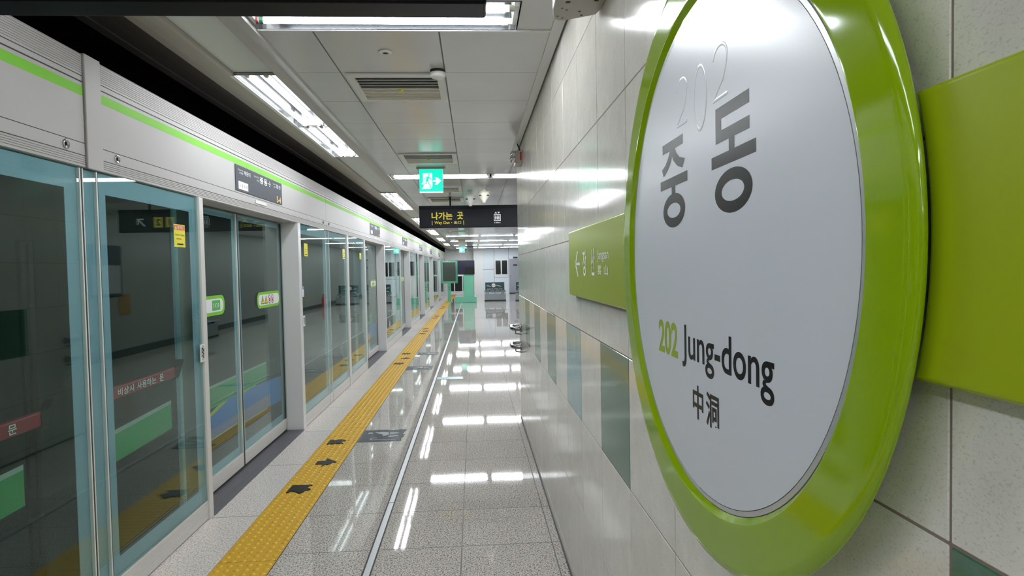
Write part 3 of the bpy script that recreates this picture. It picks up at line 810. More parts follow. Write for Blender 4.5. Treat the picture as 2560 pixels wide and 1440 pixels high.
def FZ(z): return lambda u, v: (u, v, z)
A_IN = [(-1.313, 5.046), (-1.311, 5.122), (-1.243, 5.131), (-1.252, 5.199), (-1.149, 5.105), (-1.224, 4.993), (-1.249, 5.034)]
A_IN = [(-1.313, 5.050), (-1.312, 5.125), (-1.248, 5.128), (-1.252, 5.199), (-1.149, 5.092), (-1.250, 4.990), (-1.248, 5.048)]
A_3 = [(-1.356, 5.627), (-1.354, 5.771), (-1.307, 5.745), (-1.257, 5.777), (-1.204, 5.730), (-1.236, 5.673), (-1.206, 5.629)]
A_1 = [(-1.356, 4.415), (-1.354, 4.567), (-1.205, 4.558), (-1.240, 4.512), (-1.197, 4.470), (-1.259, 4.396), (-1.310, 4.440)]
def decal(pts, dy, label, grp):
    mb = MB(); n = len(pts)
    bm = bmesh.new(); vs = [bm.verts.new((u, v + dy, 0.0102)) for u, v in pts]; f = bm.faces.new(vs); f.normal_update()
    r = bmesh.ops.extrude_face_region(bm, geom=[f])
    for v in r['geom']:
        if isinstance(v, bmesh.types.BMVert): v.co.z = 0.0085
    bm.normal_update(); bmesh.ops.triangulate(bm, faces=[q for q in bm.faces if len(q.verts) > 4])
    mb.frombm(bm)
    # the decal sinks between the studs on its way to the strip
    mb.prism([(p[0] * 0.98 + pts[0][0] * 0.02, p[1] * 0.98 + pts[0][1] * 0.02 + dy) for p in pts], 2, 0.004, 0.0085)
    return tag(mb.build('floor_arrow', M['black_decal']), label, 'floor arrow', grp)
for k, d in enumerate(DC):
    if k == 0 or k > 5: continue
    dy = d - DC[1]
    decal(A_1, dy, 'black arrow decal on the yellow strip, first of three at the %s' % door_no(k), 'boarding arrows on the tactile strip')
    decal(A_IN, dy, 'black arrow decal on the yellow strip, middle of three at the %s' % door_no(k), 'boarding arrows on the tactile strip')
    decal(A_3, dy, 'black arrow decal on the yellow strip, last of three at the %s' % door_no(k), 'boarding arrows on the tactile strip')

def floor_sign(x0, x1, y0, y1, label, worn=False, picto=True):
    t = thing('floor_sign', (x0, y0, 0), label, 'floor sign', 'dark pictogram stickers on the floor')
    mb = MB()
    pts = [(x0, y0), (x1, y0), (x1, y1), (x0, y1)]
    if worn:
        pts = [(x0, y0), (x1, y0), (x1 - 0.004, y0 + 0.12), (x1 + 0.018, y0 + 0.15), (x1 - 0.003, y0 + 0.17), (x1 + 0.022, y0 + 0.22), (x1 - 0.008, y0 + 0.235), (x1, y0 + 0.33), (x1 + 0.018, y0 + 0.375), (x1, y1), (x0, y1)]
    poly(mb, pts, FZ(0.0012)); mb.prism([(x0 + .002, y0 + .002), (x1 - .012, y0 + .002), (x1 - .012, y1 - .002), (x0 + .002, y1 - .002)], 2, 0.0002, 0.0007)
    mb.build('sticker', M['slate_decal'], t)
    if picto:
        sx, sy = (x1 - x0) / 0.40, (y1 - y0) / 0.415
        T = lambda u, v: (x0 + (u + 1.10) * sx, y0 + (v - 5.672) * sy, 0.0018)
        pm = MB()
        poly(pm, ell_pts(-1.028, 5.983, 0.026, 0.024, 20), T)
        poly(pm, [(-0.988, 5.992), (-0.975, 6.01), (-0.93, 6.015), (-0.856, 6.0), (-0.845, 5.93), (-0.849, 5.899), (-0.875, 5.872), (-0.897, 5.868), (-0.896, 5.912), (-0.94, 5.95)], T)
        poly(pm, [(-0.842, 5.975), (-0.83, 5.985), (-0.765, 5.975), (-0.748, 5.955), (-0.765, 5.945), (-0.82, 5.93), (-0.83, 5.90)], T)
        poly(pm, [(-0.842, 5.86), (-0.755, 5.88), (-0.74, 5.85), (-0.835, 5.82)], T)
        cane = [(-0.938, 5.797), (-0.965, 5.80), (-0.985, 5.788), (-0.988, 5.765), (-0.965, 5.748), (-0.90, 5.748), (-0.75, 5.722), (-0.75, 5.708), (-0.90, 5.733), (-0.97, 5.735), (-1.0, 5.755), (-1.0, 5.79), (-0.97, 5.814), (-0.938, 5.812)]
        poly(pm, cane, T)
        pm.build('pictogram', M['decal_grey'], t, fix=False)
floor_sign(-1.095, -0.70, 5.672, 6.087, 'large dark floor sticker with cane figure pictogram and worn edge', True)
floor_sign(-1.093, -0.69, 9.68, 10.06, 'dark floor sticker before the second doorway')
floor_sign(-1.075, -0.69, 11.345, 11.685, 'dark floor sticker past the second doorway')
tag(MB().box(-0.56, -0.19, 8.775, 8.965, 0.0003, 0.003).build('floor_sticker', M['teal_decal']), 'teal rectangular floor sticker beside the steel drain', 'floor sticker')
# drain
dy0 = 4.157 - 2.577 * 3; n = 0
for k in range(17):
    a, b = dy0 + k * 2.577, dy0 + (k + 1) * 2.577
    if b < 0 or a > YE - 1: continue
    b = min(b, YE - 0.3)
    lb = '%s length of narrow steel drain cover, counting from the round sign' % ORD[n]
    if n == 0:
        t = thing('drain_cover', (-0.586, a, 0), lb, 'drain cover', 'steel drain covers in one long line')
        MB().bbox(-0.602, -0.570, a + 0.006, b - 0.006, 0.0005, 0.004, 0.001).build('cover_plate', M['drain_steel'], t)
        MB().box(-0.610, -0.602, a, b, 0.0003, 0.002).box(-0.570, -0.562, a, b, 0.0003, 0.002).box(-0.602, -0.570, b - 0.006, b, 0.0003, 0.002).build('slot', M['dark_line'], t)
        d0 = t
    else: dup(d0, (-0.586, a, 0), lb)
    n += 1

# ================================================================== STATION NAME SIGN ON THE WALL
def FW(x): return lambda u, v: (x, u, v)          # wall on the right: u = y, reading towards -y
SY, SZ = 1.125, 1.590
def WT(x, x0):                                    # lettering measured on plane x0 carried onto plane x
    k = x / x0
    return lambda u, v: (x, u * k, 1.565 + (v - 1.565) * k)
t = thing('station_sign', (XW, SY, SZ), 'large round station name sign with white disc and glossy lime ring on the tiled wall', 'station sign')
N = 128
sec = [(0.4520, 0.5300, 0.5180), (0.4400, 0.5470, 0.5350), (0.4300, 0.5615, 0.5495), (0.4260, 0.5675, 0.5552), (0.4232, 0.5700, 0.5578), (0.4205, 0.5705, 0.5582), (0.4175, 0.5692, 0.5568), (0.4145, 0.5650, 0.5525),
       (0.4127, 0.5600, 0.5475), (0.4119, 0.5555, 0.5430), (0.4118, 0.5535, 0.5408), (0.4118, 0.5500, 0.5370), (0.4118, 0.5000, 0.4780), (0.4118, 0.4962, 0.4726), (0.41185, 0.4957, 0.4720), (0.4121, 0.4952, 0.4714), (0.4124, 0.4948, 0.4710), (0.4209, 0.4862, 0.4617), (0.4215, 0.4855, 0.4610)]
def ell3(x, a, b): return [(x, SY + a * math.cos(2 * math.pi * k / N), SZ + b * math.sin(2 * math.pi * k / N)) for k in range(N)]
MB().loft([ell3(*q) for q in sec], cap=False).build('ring', M['lime'], t)
MB().loft([ell3(0.4235, 0.4852, 0.4607), ell3(0.4212, 0.4842, 0.4597), ell3(0.4212, 0.4762, 0.4517)], cap=False, sm=False).build('silver_rim', M['rim_silver'], t)
MB().loft([ell3(0.4222, 0.4762, 0.4517), ell3(0.4218, 0.4742, 0.4497)], cap=False, sm=False).build('shadow_gap', M['dark_line'], t)
dm = MB().loft([ell3(0.4300, 0.4751, 0.4506), ell3(0.4209, 0.4751, 0.4506)], cap=True, sm=False)
dm.build('disc', M['disc'], t)
MB().loft([ell3(XW + 0.002, 0.500, 0.490), ell3(0.450, 0.500, 0.490)], cap=False).build('spacer', M['grille_dark'], t)
F = WT(0.4206, 0.425)
lt = MB()
# two large syllables built from their strokes
poly(lt, [(1.064, 1.832), (0.932, 1.832), (0.932, 1.811), (1.040, 1.811), (1.040, 1.7915), (0.931, 1.7915), (0.931, 1.7715), (1.064, 1.7715)], F)
poly(lt, [(1.0085, 1.7715), (0.986, 1.7715), (0.986, 1.7520), (1.0085, 1.7519)], F)
poly(lt, [(1.083, 1.7515), (0.9095, 1.7525), (0.9095, 1.7315), (1.083, 1.7305)], F)
ring(lt, 0.9955, 1.685, -0.0735, 0.0365, -0.0445, 0.0172, F, 56)
lt.build('lettering', M['text_black'], t, fix=False); lt = MB()
poly(lt, [(1.367, 1.828), (1.2325, 1.828), (1.2335, 1.8085), (1.283, 1.808), (1.272, 1.796), (1.254, 1.785), (1.2215, 1.777), (1.237, 1.7605), (1.268, 1.769), (1.293, 1.784), (1.301, 1.794), (1.312, 1.781), (1.334, 1.768), (1.361, 1.7585), (1.3725, 1.775), (1.346, 1.783), (1.328, 1.795), (1.3165, 1.8075), (1.367, 1.808)], F)
poly(lt, [(1.384, 1.7500), (1.2085, 1.7510), (1.2085, 1.7305), (1.384, 1.7295)], F)
poly(lt, [(1.3065, 1.7300), (1.2825, 1.7302), (1.2825, 1.7148), (1.3065, 1.7148)], F)
ring(lt, 1.2945, 1.6795, -0.0710, 0.0360, -0.0430, 0.0155, F, 56)
lt.build('lettering', M['text_black'], t, fix=False)
letters(t, F, M['text_black'], [('Jung-dong', 1.249, 0.857, 1.3555, 1.4425, 0.012), ('\u4e2d', 1.190, 1.134, 1.2655, 1.331, 0.022), ('\u6d1e', 1.121, 1.059, 1.2665, 1.330, 0.022)])
nm = MB(); put_text(nm, '202', 1.411, 1.277, 1.3655, 1.4405, F, 0.028)
nm.build('line_number', M['text_lime'], t, fix=False)
# raised ghost of an older number under the disc's film
gh = MB()
Fg = WT(0.4207, 0.425)
def ghost(pts, r=0.0115, up=0.0006):
    gh.tube([(0.4209 + r - up, u * 0.4207 / 0.425, 1.565 + (v - 1.565) * 0.4207 / 0.425) for u, v in pts], r, 28)
ghost([(1.137 + 0.031 * math.cos(a), 1.873 + 0.058 * math.sin(a)) for a in [2 * math.pi * k / 48 for k in range(49)]])
for c in (1.237, 1.043):
    ghost([(c + 0.028, 1.918)] + [(c - 0.029 * math.cos(a) * -1, 1.915 + 0.022 * math.sin(a)) for a in [math.pi * k / 16 for k in range(1, 17)]] + [(c - 0.026, 1.900), (c - 0.012, 1.876), (c + 0.012, 1.862), (c + 0.028, 1.850)])
    ghost([(c + 0.030, 1.848), (c - 0.030, 1.848)], 0.010)
gh.build('embossed_number', M['disc'], t)

def wall_panel(name, pts, x0, x1, label, m, single=False):
    bm = bmesh.new(); vs = [bm.verts.new((x1, u, v)) for u, v in pts]; f = bm.faces.new(vs); f.normal_update()
    r = bmesh.ops.extrude_face_region(bm, geom=[f])
    for v in r['geom']:
        if isinstance(v, bmesh.types.BMVert): v.co.x = x0
    front = [f for f in bm.faces if all(abs(v.co.x - x0) < 1e-6 for v in f.verts)][0]
    bmesh.ops.bevel(bm, geom=list(front.edges), offset=0.006, segments=4, profile=0.5, affect='EDGES')
    if single: return tag(MB().frombm(bm).build(name, m), label, 'direction sign')
    root = thing(name, (XW, pts[0][0], pts[0][1]), label, 'direction sign')
    MB().frombm(bm).build('board', m, root)
    return root
def arcs(sgn, z0, z1, ra, rb, n=14):
    out = []
    for k in range(n + 1):
        z = z0 + (z1 - z0) * k / n
        out.append((SY + sgn * ra * math.sqrt(max(0, 1 - ((z - SZ) / rb) ** 2)), z))
    return out
pl = wall_panel('direction_sign', [(2.79, 1.4375), (2.79, 1.718)] + arcs(1, 1.718, 1.4375, 0.572, 0.5595), 0.430, 0.4615, 'lime direction sign with white arrow and lettering beside the round station sign', M['lime_panel'])
F = WT(0.4292, 0.435)
lt = MB()
lt.add([F(2.645, 1.575), F(2.592, 1.628), F(2.570, 1.628), F(2.620, 1.575), F(2.565, 1.522), F(2.588, 1.522)], [(0, 1, 2, 3), (0, 3, 4, 5)])
lt.add([F(2.635, 1.5805), F(2.527, 1.5805), F(2.527, 1.5695), F(2.635, 1.5695)], [(0, 1, 2, 3)])
lt.build('arrow', M['text_white'], pl, fix=False)
letters(pl, F, M['text_white'], [('\uc7a5', 2.462, 2.385, 1.526, 1.628, 0.012), ('\uc0b0', 2.285, 2.216, 1.531, 1.631, 0.012),
    ('Jangsan', 2.166, 1.984, 1.578, 1.620, 0.006), ('\u8407', 2.163, 2.10, 1.534, 1.568, 0.006), ('\u5c71', 2.055, 1.993, 1.534, 1.568, 0.006)])
MB().box(0.452, XW, 1.75, 2.74, 1.425, 1.4375).build('back_rail', M['beige_grey'], pl)
pr = wall_panel('direction_sign', [(-0.6, 1.730), (-0.6, 1.4455)] + arcs(-1, 1.4455, 1.730, 0.556, 0.528), 0.4345, 0.4615, 'blank lime direction sign cut by the photo edge beside the round station sign', M['lime_panel'], True)

# ================================================================== HANGING SIGNS
def hanging_sign(x0, x1, y, z0, z1, label, dep=0.09, poles=()):
    t = thing('hanging_sign', ((x0 + x1) / 2, y, z0), label, 'hanging sign')
    MB().bbox(x0, x1, y, y + dep, z0, z1, 0.008, 0, 3).build('sign_box', M['sign_black' if y < 3 else 'sign_navy'], t)
    MB().bbox(x0 - 0.003, x1 + 0.003, y - 0.004, y + dep + 0.004, z1 - 0.048, z1 + 0.004, 0.004).build('top_rail', M['sign_black'], t)
    for p in poles:
        MB().tube([(p, y + dep / 2, z1), (p, y + dep / 2, CZ - 0.001)], 0.014, 12).build('pole', M['sign_black'], t)
        MB().lathe([(0.0, CZ - 0.012), (0.03, CZ - 0.012), (0.036, CZ - 0.001), (0.0, CZ - 0.001)], (p, y + dep / 2, 0), 2, 16).build('pole_flange', M['beige_grey'], t)
    return t
hanging_sign(-1.55, 0.044, 1.50, 2.197, 2.52, 'dark hanging sign cut by the top edge of the photo', 0.095, (-0.92, -0.35))
t = hanging_sign(-0.847, 2.0, 9.93, 2.217, 2.565, 'dark hanging way out sign with yellow lettering and a lift symbol', 0.09, (-0.355, 1.55))
FY = lambda y: (lambda u, v: (u, y, v))
F = FY(9.9285); lt = MB(); F2 = FY(9.9278)
letters(t, F, M['text_yellow'], [('\ub098\uac00\ub294', -0.652, -0.322, 2.346, 2.466, 0.03), ('\uacf3', -0.248, -0.152, 2.348, 2.466, 0.03)])
put_text(lt, 'Way Out', -0.608, -0.368, 2.264, 2.323, F, 0.012, 0)
put_text(lt, '\u51fa\u53e3', -0.300, -0.186, 2.277, 2.323, F, 0.012, 0)
for a in (-0.648, -0.150): lt.add([F(a, 2.262), F(a + 0.008, 2.262), F(a + 0.008, 2.33), F(a, 2.33)], [(0, 1, 2, 3)], 0)
lt.add([F(-0.342, 2.296), F(-0.330, 2.296), F(-0.330, 2.306), F(-0.342, 2.306)], [(0, 1, 2, 3)], 0)
lt.build('lettering', M['text_yellow'], t, fix=False); lt = MB()
for a in (1.16, 1.34):
    lt.add([F(a, 2.29), F(a + 0.13, 2.29), F(a + 0.13, 2.45), F(a, 2.45)], [(0, 1, 2, 3)], 0)
put_text(lt, '1', 1.20, 1.24, 2.32, 2.42, F2, 0.03, 1); put_text(lt, '2', 1.37, 1.44, 2.32, 2.42, F2, 0.03, 1)
lt.build('exit_number', [M['text_yellow'], M['text_black']], t, fix=False); lt = MB()
ar = [(1.60, 2.32), (1.615, 2.305), (1.70, 2.39), (1.70, 2.335), (1.722, 2.335), (1.722, 2.43), (1.627, 2.43), (1.627, 2.408), (1.685, 2.408)]
poly(lt, ar, F, 2)
lt.build('arrow', [M['text_yellow'], M['text_black'], M['text_white']], t, fix=False); lt = MB()
# lift symbol
u0, u1, v0, v1 = 0.337, 0.445, 2.315, 2.42
lt.add([F(u0, v0), F(u1, v0), F(u1, v1), F(u0, v1), F(u0 + .01, v0 + .01), F(u1 - .01, v0 + .01), F(u1 - .01, v1 - .01), F(u0 + .01, v1 - .01)], [(0, 1, 5, 4), (1, 2, 6, 5), (2, 3, 7, 6), (3, 0, 4, 7)], 2)
for c in (0.366, 0.391, 0.416):
    poly(lt, ell_pts(c, 2.392, 0.008, 0.009, 10), F, 2)
    lt.add([F(c - 0.010, 2.382), F(c + 0.010, 2.382), F(c + 0.007, 2.335), F(c - 0.007, 2.335)], [(0, 1, 2, 3)], 2)
for c, sg in ((0.368, 1), (0.414, -1)):
    lt.add([F(c - 0.022, 2.447 - sg * 0.012), F(c + 0.022, 2.447 - sg * 0.012), F(c, 2.447 + sg * 0.016)], [(0, 1, 2)], 2)
put_text(lt, '100m', 0.346, 0.440, 2.278, 2.298, F, 0.0, 2)
lt.build('lift_symbol', [M['text_yellow'], M['text_black'], M['text_white']], t, fix=False)

# exit sign
def exit_sign(x0, x1, y, z0, z1, label):
    t = thing('exit_sign', ((x0 + x1) / 2, y, z0), label, 'exit sign')
    MB().bbox(x0 - 0.03, x1 + 0.03, y - 0.01, y + 0.05, z1, CZ - 0.0005, 0.004).build('mounting_bar', M['beige_grey'], t)
    w_, h_ = x1 - x0, z1 - z0
    MB().bbox(x0, x1, y, y + 0.036, z0 + 0.012 * h_ / 0.26, z1, 0.003).build('lit_panel', M['exit_green'], t)
    MB().box(x0 + 0.002, x1 - 0.002, y + 0.002, y + 0.034, z0, z0 + 0.013 * h_ / 0.26).build('edge_glow', M['exit_white'], t)
    F = lambda u, v: (x0 + u * w_, y - 0.0007, z0 + v * h_); F2 = lambda u, v: (x0 + u * w_, y - 0.0014, z0 + v * h_)
    pg = MB()
    poly(pg, [(0.15, 0.83), (0.55, 0.83), (0.55, 0.27), (0.46, 0.16), (0.10, 0.16), (0.18, 0.28), (0.18, 0.36), (0.08, 0.36), (0.13, 0.43), (0.15, 0.43)], F, 1)
    poly(pg, ell_pts(0.415, 0.755, 0.034, 0.036, 14), F2, 0)
    for q in ([(0.34, 0.68), (0.42, 0.68), (0.39, 0.55), (0.37, 0.47), (0.27, 0.47), (0.29, 0.57)],
              [(0.36, 0.67), (0.40, 0.70), (0.50, 0.58), (0.60, 0.565), (0.60, 0.54), (0.48, 0.555)],
              [(0.40, 0.685), (0.28, 0.68), (0.20, 0.57), (0.23, 0.555), (0.29, 0.65), (0.38, 0.65)],
              [(0.27, 0.48), (0.31, 0.48), (0.305, 0.37), (0.14, 0.375), (0.14, 0.40), (0.275, 0.40)],
              [(0.34, 0.48), (0.38, 0.48), (0.48, 0.27), (0.46, 0.20), (0.43, 0.24), (0.44, 0.28)]):
        poly(pg, q, F2, 0)
    poly(pg, [(0.58, 0.54), (0.72, 0.54), (0.65, 0.65), (0.76, 0.65), (0.93, 0.505), (0.76, 0.34), (0.65, 0.34), (0.72, 0.46), (0.58, 0.46)], F, 1)
    pg.build('running_figure', [M['exit_green'], M['exit_white']], t, fix=False)
exit_sign(-0.594, -0.328, 7.10, 2.432, 2.697, 'lit green exit sign with running figure and arrow under the ceiling')
exit_sign(-0.53, -0.30, 21.0, 2.03, 2.24, 'small far lit green exit sign hanging deep in the platform') if 0 else None

# ================================================================== CEILING FITTINGS
def vent_proto():
    t = thing('ceiling_vent', (-0.44, 0.0, CZ), '', 'vent', 'square ceiling vents')
    x0, x1, y0, y1 = -0.728, -0.152, -0.288, 0.288
    fr = MB(); w_ = 0.045
    for a, b, c, d in ((x0, x1, y0, y0 + w_), (x0, x1, y1 - w_, y1), (x0, x0 + w_, y0 + w_, y1 - w_), (x1 - w_, x1, y0 + w_, y1 - w_)):
        fr.bbox(a, b, c, d, CZ - 0.014, CZ - 0.0005, 0.003)
    fr.build('frame', M['white_plastic'], t)
    MB().box(x0 + w_, x1 - w_, y0 + w_, y1 - w_, CZ - 0.0018, CZ - 0.0006).build('throat_shade', M['grille_dark'], t)  # flat dark sheet, the shade of the open vent put into its colour
    n = 5; L0, L1 = y0 + w_, -0.01
    for k in range(n):
        a = L0 + 0.012 + (L1 - L0 - 0.01) * k / (n - 1)
        MB().prism([(a, CZ - 0.010), (a + 0.006, CZ - 0.010), (a + 0.008, CZ - 0.003), (a + 0.002, CZ - 0.003)], 0, x0 + w_, x1 - w_).build('slat', M['white_plastic'], t)
    n = 7
    pb = MB()
    for k in range(n):
        a = 0.002 + (y1 - w_ - 0.002) * k / n; b = 0.002 + (y1 - w_ - 0.002) * (k + 1) / n
        pb.prism([(a + 0.002, CZ - 0.010), (b - 0.001, CZ - 0.007), (b - 0.001, CZ - 0.003), (a + 0.002, CZ - 0.003)], 0, x0 + w_, x1 - w_)
    pb.build('closed_louvre', M['cream_plastic'], t)
    MB().lathe([(0, CZ - 0.016), (0.018, CZ - 0.016), (0.02, CZ - 0.009), (0, CZ - 0.009)], (-0.44, 0.03, 0), 2, 14).build('catch', M['label_yellow'], t)
    return t
VY = [4.0, 6.53, 9.05, 10.4, 14.1, 19.2, 24.3]
v0 = vent_proto()
for k, y in enumerate(VY):
    lb = '%s square white ceiling vent along the platform%s' % (ORD[k], ', with a round detector at its corner' if k == 0 else '')
    if k == 0: v0.location = (-0.44, y, CZ); v0['label'] = lb
    else: dup(v0, (-0.44, y, CZ), lb)
t = thing('smoke_detector', (-0.185, 3.665, CZ), 'round white smoke detector at the corner of the first ceiling vent', 'smoke detector')
MB().lathe([(0, CZ - 0.014), (0.040, CZ - 0.014), (0.046, CZ - 0.016), (0.046, CZ - 0.034), (0.036, CZ - 0.044), (0, CZ - 0.046)], (-0.185, 3.665, 0), 2, 32).build('body', M['white_plastic'], t)
MB().lathe([(0, CZ - 0.001), (0.044, CZ - 0.001), (0.044, CZ - 0.014), (0, CZ - 0.014)], (-0.185, 3.665, 0), 2, 32).build('base', M['rubber'], t)
t = thing('ceiling_camera', (-0.442, 3.35, CZ), 'small white ring with dark centre set in a ceiling panel', 'sensor')
MB().lathe([(0.016, CZ - 0.001), (0.036, CZ - 0.001), (0.034, CZ - 0.009), (0.018, CZ - 0.012), (0.016, CZ - 0.006)], (-0.442, 3.35, 0), 2, 28).build('ring', M['white_plastic'], t)
MB().lathe([(0, CZ - 0.001), (0.016, CZ - 0.001), (0.014, CZ - 0.010), (0, CZ - 0.014)], (-0.442, 3.35, 0), 2, 20).build('lens', M['black'], t)
def pendant(x, y, label, m):
    t = thing('pendant_speaker', (x, y, CZ), label, 'loudspeaker', 'conical pendants under the ceiling')
    Z = CZ
    MB().lathe([(0, Z - 0.0005), (0.036, Z - 0.0005), (0.034, Z - 0.008), (0, Z - 0.008)], (x, y, 0), 2, 20).build('ceiling_plate', M['white_plastic'], t)
    MB().lathe([(0, Z - 0.008), (0.020, Z - 0.008), (0.024, Z - 0.05), (0.036, Z - 0.066), (0, Z - 0.068)], (x, y, 0), 2, 20).build('stem', m, t)
    MB().lathe([(0, Z - 0.066), (0.04, Z - 0.068), (0.085, Z - 0.078), (0.085, Z - 0.084), (0, Z - 0.084)], (x, y, 0), 2, 28).build('disc', m, t)
    MB().lathe([(0, Z - 0.084), (0.070, Z - 0.084), (0.082, Z - 0.115), (0.078, Z - 0.135), (0.030, Z - 0.20), (0.022, Z - 0.232), (0, Z - 0.232)], (x, y, 0), 2, 28).build('cone', m, t)
    for s_ in (-1, 1):
        MB().bbox(x + s_ * 0.055 - 0.018, x + s_ * 0.055 + 0.018, y - 0.07, y - 0.05, Z - 0.142, Z - 0.126, 0.003).build('port', M['rubber'], t)
pendant(0.165, 8.8, 'cream conical pendant under the ceiling, the one closer to the wall corner', M['cream_plastic'])
pendant(-0.03, 9.25, 'added white pendant in place of a pale ghost image, above the way out sign', M['white_plastic'])  # white copy of the pendant, added to stand for a blurred ghost image

# ================================================================== WALL FITTINGS ON THE RIGHT
# loudspeaker box by the ceiling
t = thing('wall_speaker', (XW, 2.16, 2.46), 'warm grey rounded wall loudspeaker under the ceiling at the top edge of the photo', 'loudspeaker')
out = [(0.4600, 2.03), (0.4600, 2.17), (0.452, 2.215), (0.425, 2.232), (0.38, 2.256), (0.345, 2.272), (0.325, 2.274), (0.312, 2.262), (0.301, 2.230), (0.294, 2.175), (0.292, 2.10), (0.300, 2.05), (0.315, 2.03)]
rings = []
for z, sx in ((2.460, 0.97), (2.463, 1.0), (2.52, 1.0), (2.60, 0.99), (2.66, 0.95)):
    rings.append([(0.40 + (x - 0.40) * (sx if x < 0.4 else 1), 2.15 + (y - 2.15) * sx, z) for x, y in out])
MB().loft(rings, sm=False).build('body', M['beige_grey'], t)
h = MB()
for x, y, r in ((0.338, 2.115, 0.009), (0.432, 2.10, 0.008), (0.325, 2.165, 0.004), (0.343, 2.178, 0.004), (0.39, 2.19, 0.005), (0.318, 2.232, 0.004), (0.338, 2.248, 0.004), (0.402, 2.222, 0.005)):
    h.lathe([(0, 2.4595), (r, 2.4595), (r, 2.461), (0, 2.461)], (x, y, 0), 2, 12)
h.build('screw_hole', M['rubber'], t)
MB().bbox(0.455, XW - 0.0005, 2.06, 2.2, 2.5, 2.64, 0.002).build('bracket', M['white_plastic'], t)
# emergency light near the corner
t = thing('emergency_light', (XW, 5.75, 2.50), 'small twin lamp emergency light on the wall near the corner, with cable to the ceiling', 'emergency light')
MB().bbox(0.40, XW - 0.0005, 5.66, 5.90, 2.515, 2.63, 0.006).build('battery_box', M['beige_grey'], t)
MB().box(0.44, 0.455, 5.6595, 5.661, 2.54, 2.615).build('red_label', M['red_plastic'], t)
for q, z in enumerate((2.60, 2.555)):
    l = MB().lathe([(0, -0.04), (0.018, -0.036), (0.036, 0.0), (0.034, 0.006), (0, 0.010)], (0.388 - 0.005 * q, 5.70, z), 1, 20)
    l.build('lamp_head', M['chrome'], t)
MB().tube([(0.45, 5.78, 2.63), (0.448, 5.78, 2.66), (0.43, 5.78, 2.70), (0.43, 5.78, CZ - 0.001)], 0.006, 8).build('cable', M['rubber'], t)
# handrail ends wrapping the corner
def rail(z, label):
    t = thing('handrail', (XW, 6.15, z), label, 'handrail', 'steel handrail ends at the wall corner')
    p = []
    R_ = 0.048
    # starts on the end face, runs out past the corner and folds back onto the wall
    p += [(1.6, YW + 0.085, z), (0.48, YW + 0.085, z)]
    for k in range(1, 10):
        a = math.pi / 2 * k / 9; p.append((0.46 - 0.088 * math.sin(a), YW + 0.085 - 0.10 * (1 - math.cos(a)), z))
    p += [(0.372, YW - 0.12, z), (0.372, YW - 0.19, z)]
    for k in range(1, 10):
        a = math.pi / 2 * k / 9; p.append((0.372 + 0.07 * (1 - math.cos(a)), YW - 0.19 - 0.08 * math.sin(a), z))
    p += [(0.456, YW - 0.27, z)]
    MB().tube(p, 0.021, 14).build('rail', M['steel'], t)
    MB().lathe([(0, 0.445), (0.032, 0.445), (0.034, XW - 0.0005), (0, XW - 0.0005)], (0, YW - 0.27, z), 0, 20).build('wall_flange', M['steel'], t)
    MB().tube([(0.95, YW + 0.083, z - 0.015), (0.95, YW + 0.083, z - 0.06), (0.95, YW + 0.001, z - 0.06)], 0.008, 8).build('bracket', M['steel'], t)
    MB().tube([(0.40, YW - 0.262, z - 0.01), (0.402, YW - 0.262, z - 0.045), (XW - 0.0005, YW - 0.262, z - 0.055)], 0.008, 8).build('bracket', M['steel'], t)
rail(0.952, 'upper polished steel handrail end curling round the tiled wall corner')
rail(0.772, 'lower polished steel handrail end curling round the tiled wall corner')

# ================================================================== FAR END OF THE PLATFORM
YF = YE - 0.05
struct('wall_far', MB().box(0.55, XR, YF, YE + 0.1, 0, CZ + 0.1).box(0.0, 0.55, YF - 0.15, YE + 0.1, 0, CZ + 0.1, 1).box(-1.93, 0.0, YE + 0.45, YE + 0.55, 0, CZ + 0.1, 1).box(-1.93, -1.9, YE, YE + 0.45, 0, CZ + 0.1, 1), [M['wall_grey'], M['wall_white']])
mb = MB()
for x in (1.23, 2.11): mb.box(x - 0.008, x + 0.008, YF - 0.003, YF - 0.0005, 0.0, CZ)
mb.box(0.55, 1.23, YF - 0.003, YF - 0.0005, 1.48, 1.496); mb.box(1.23, 2.11, YF - 0.003, YF - 0.0005, 0.98, 0.996)
struct('trim_40', mb, M['skirt'])
def window(name, x0, x1, z0, z1, y, fw, mull, mframe, trans=None):
    f = MB()
    for a, b, c, d in ((x0, x1, z0, z0 + fw), (x0, x1, z1 - fw, z1), (x0, x0 + fw, z0 + fw, z1 - fw), (x1 - fw, x1, z0 + fw, z1 - fw)): f.box(a, b, y - 0.03, y - 0.0005, c, d)
    for x in mull: f.box(x - fw / 2, x + fw / 2, y - 0.028, y - 0.0005, z0 + fw, z1 - fw)
    if trans: f.box(x0 + fw, x1 - fw, y - 0.027, y - 0.0005, trans - 0.045, trans + 0.045)
    o = struct(name, f, mframe)
    MB().box(x0 + fw, x1 - fw, y - 0.012, y - 0.006, z0 + fw, z1 - fw).build('pane', M['window_dark'], o)
window('window_1', 1.245, 2.087, 1.10, 2.08, YF, 0.07, (1.66,), M['wall_white'])
window('window_2', -1.62, -0.10, 0.12, 2.12, YE + 0.45, 0.06, (-0.7, -1.2), M['wall_white'], 1.17)
d = MB().box(2.14, 2.98, YF - 0.02, YF - 0.0005, 0.01, 2.10); o = struct('door_1', d, M['door_grey'])
MB().lathe([(0, YF - 0.08), (0.03, YF - 0.08), (0.03, YF - 0.05), (0.012, YF - 0.045), (0.012, YF - 0.02), (0, YF - 0.02)], (2.22, 0, 1.05), 1, 16).build('knob', M['chrome'], o)
struct('trim_41', MB().box(2.14, 2.98, YF - 0.026, YF - 0.021, 0.0, 0.05), M['rubber'])
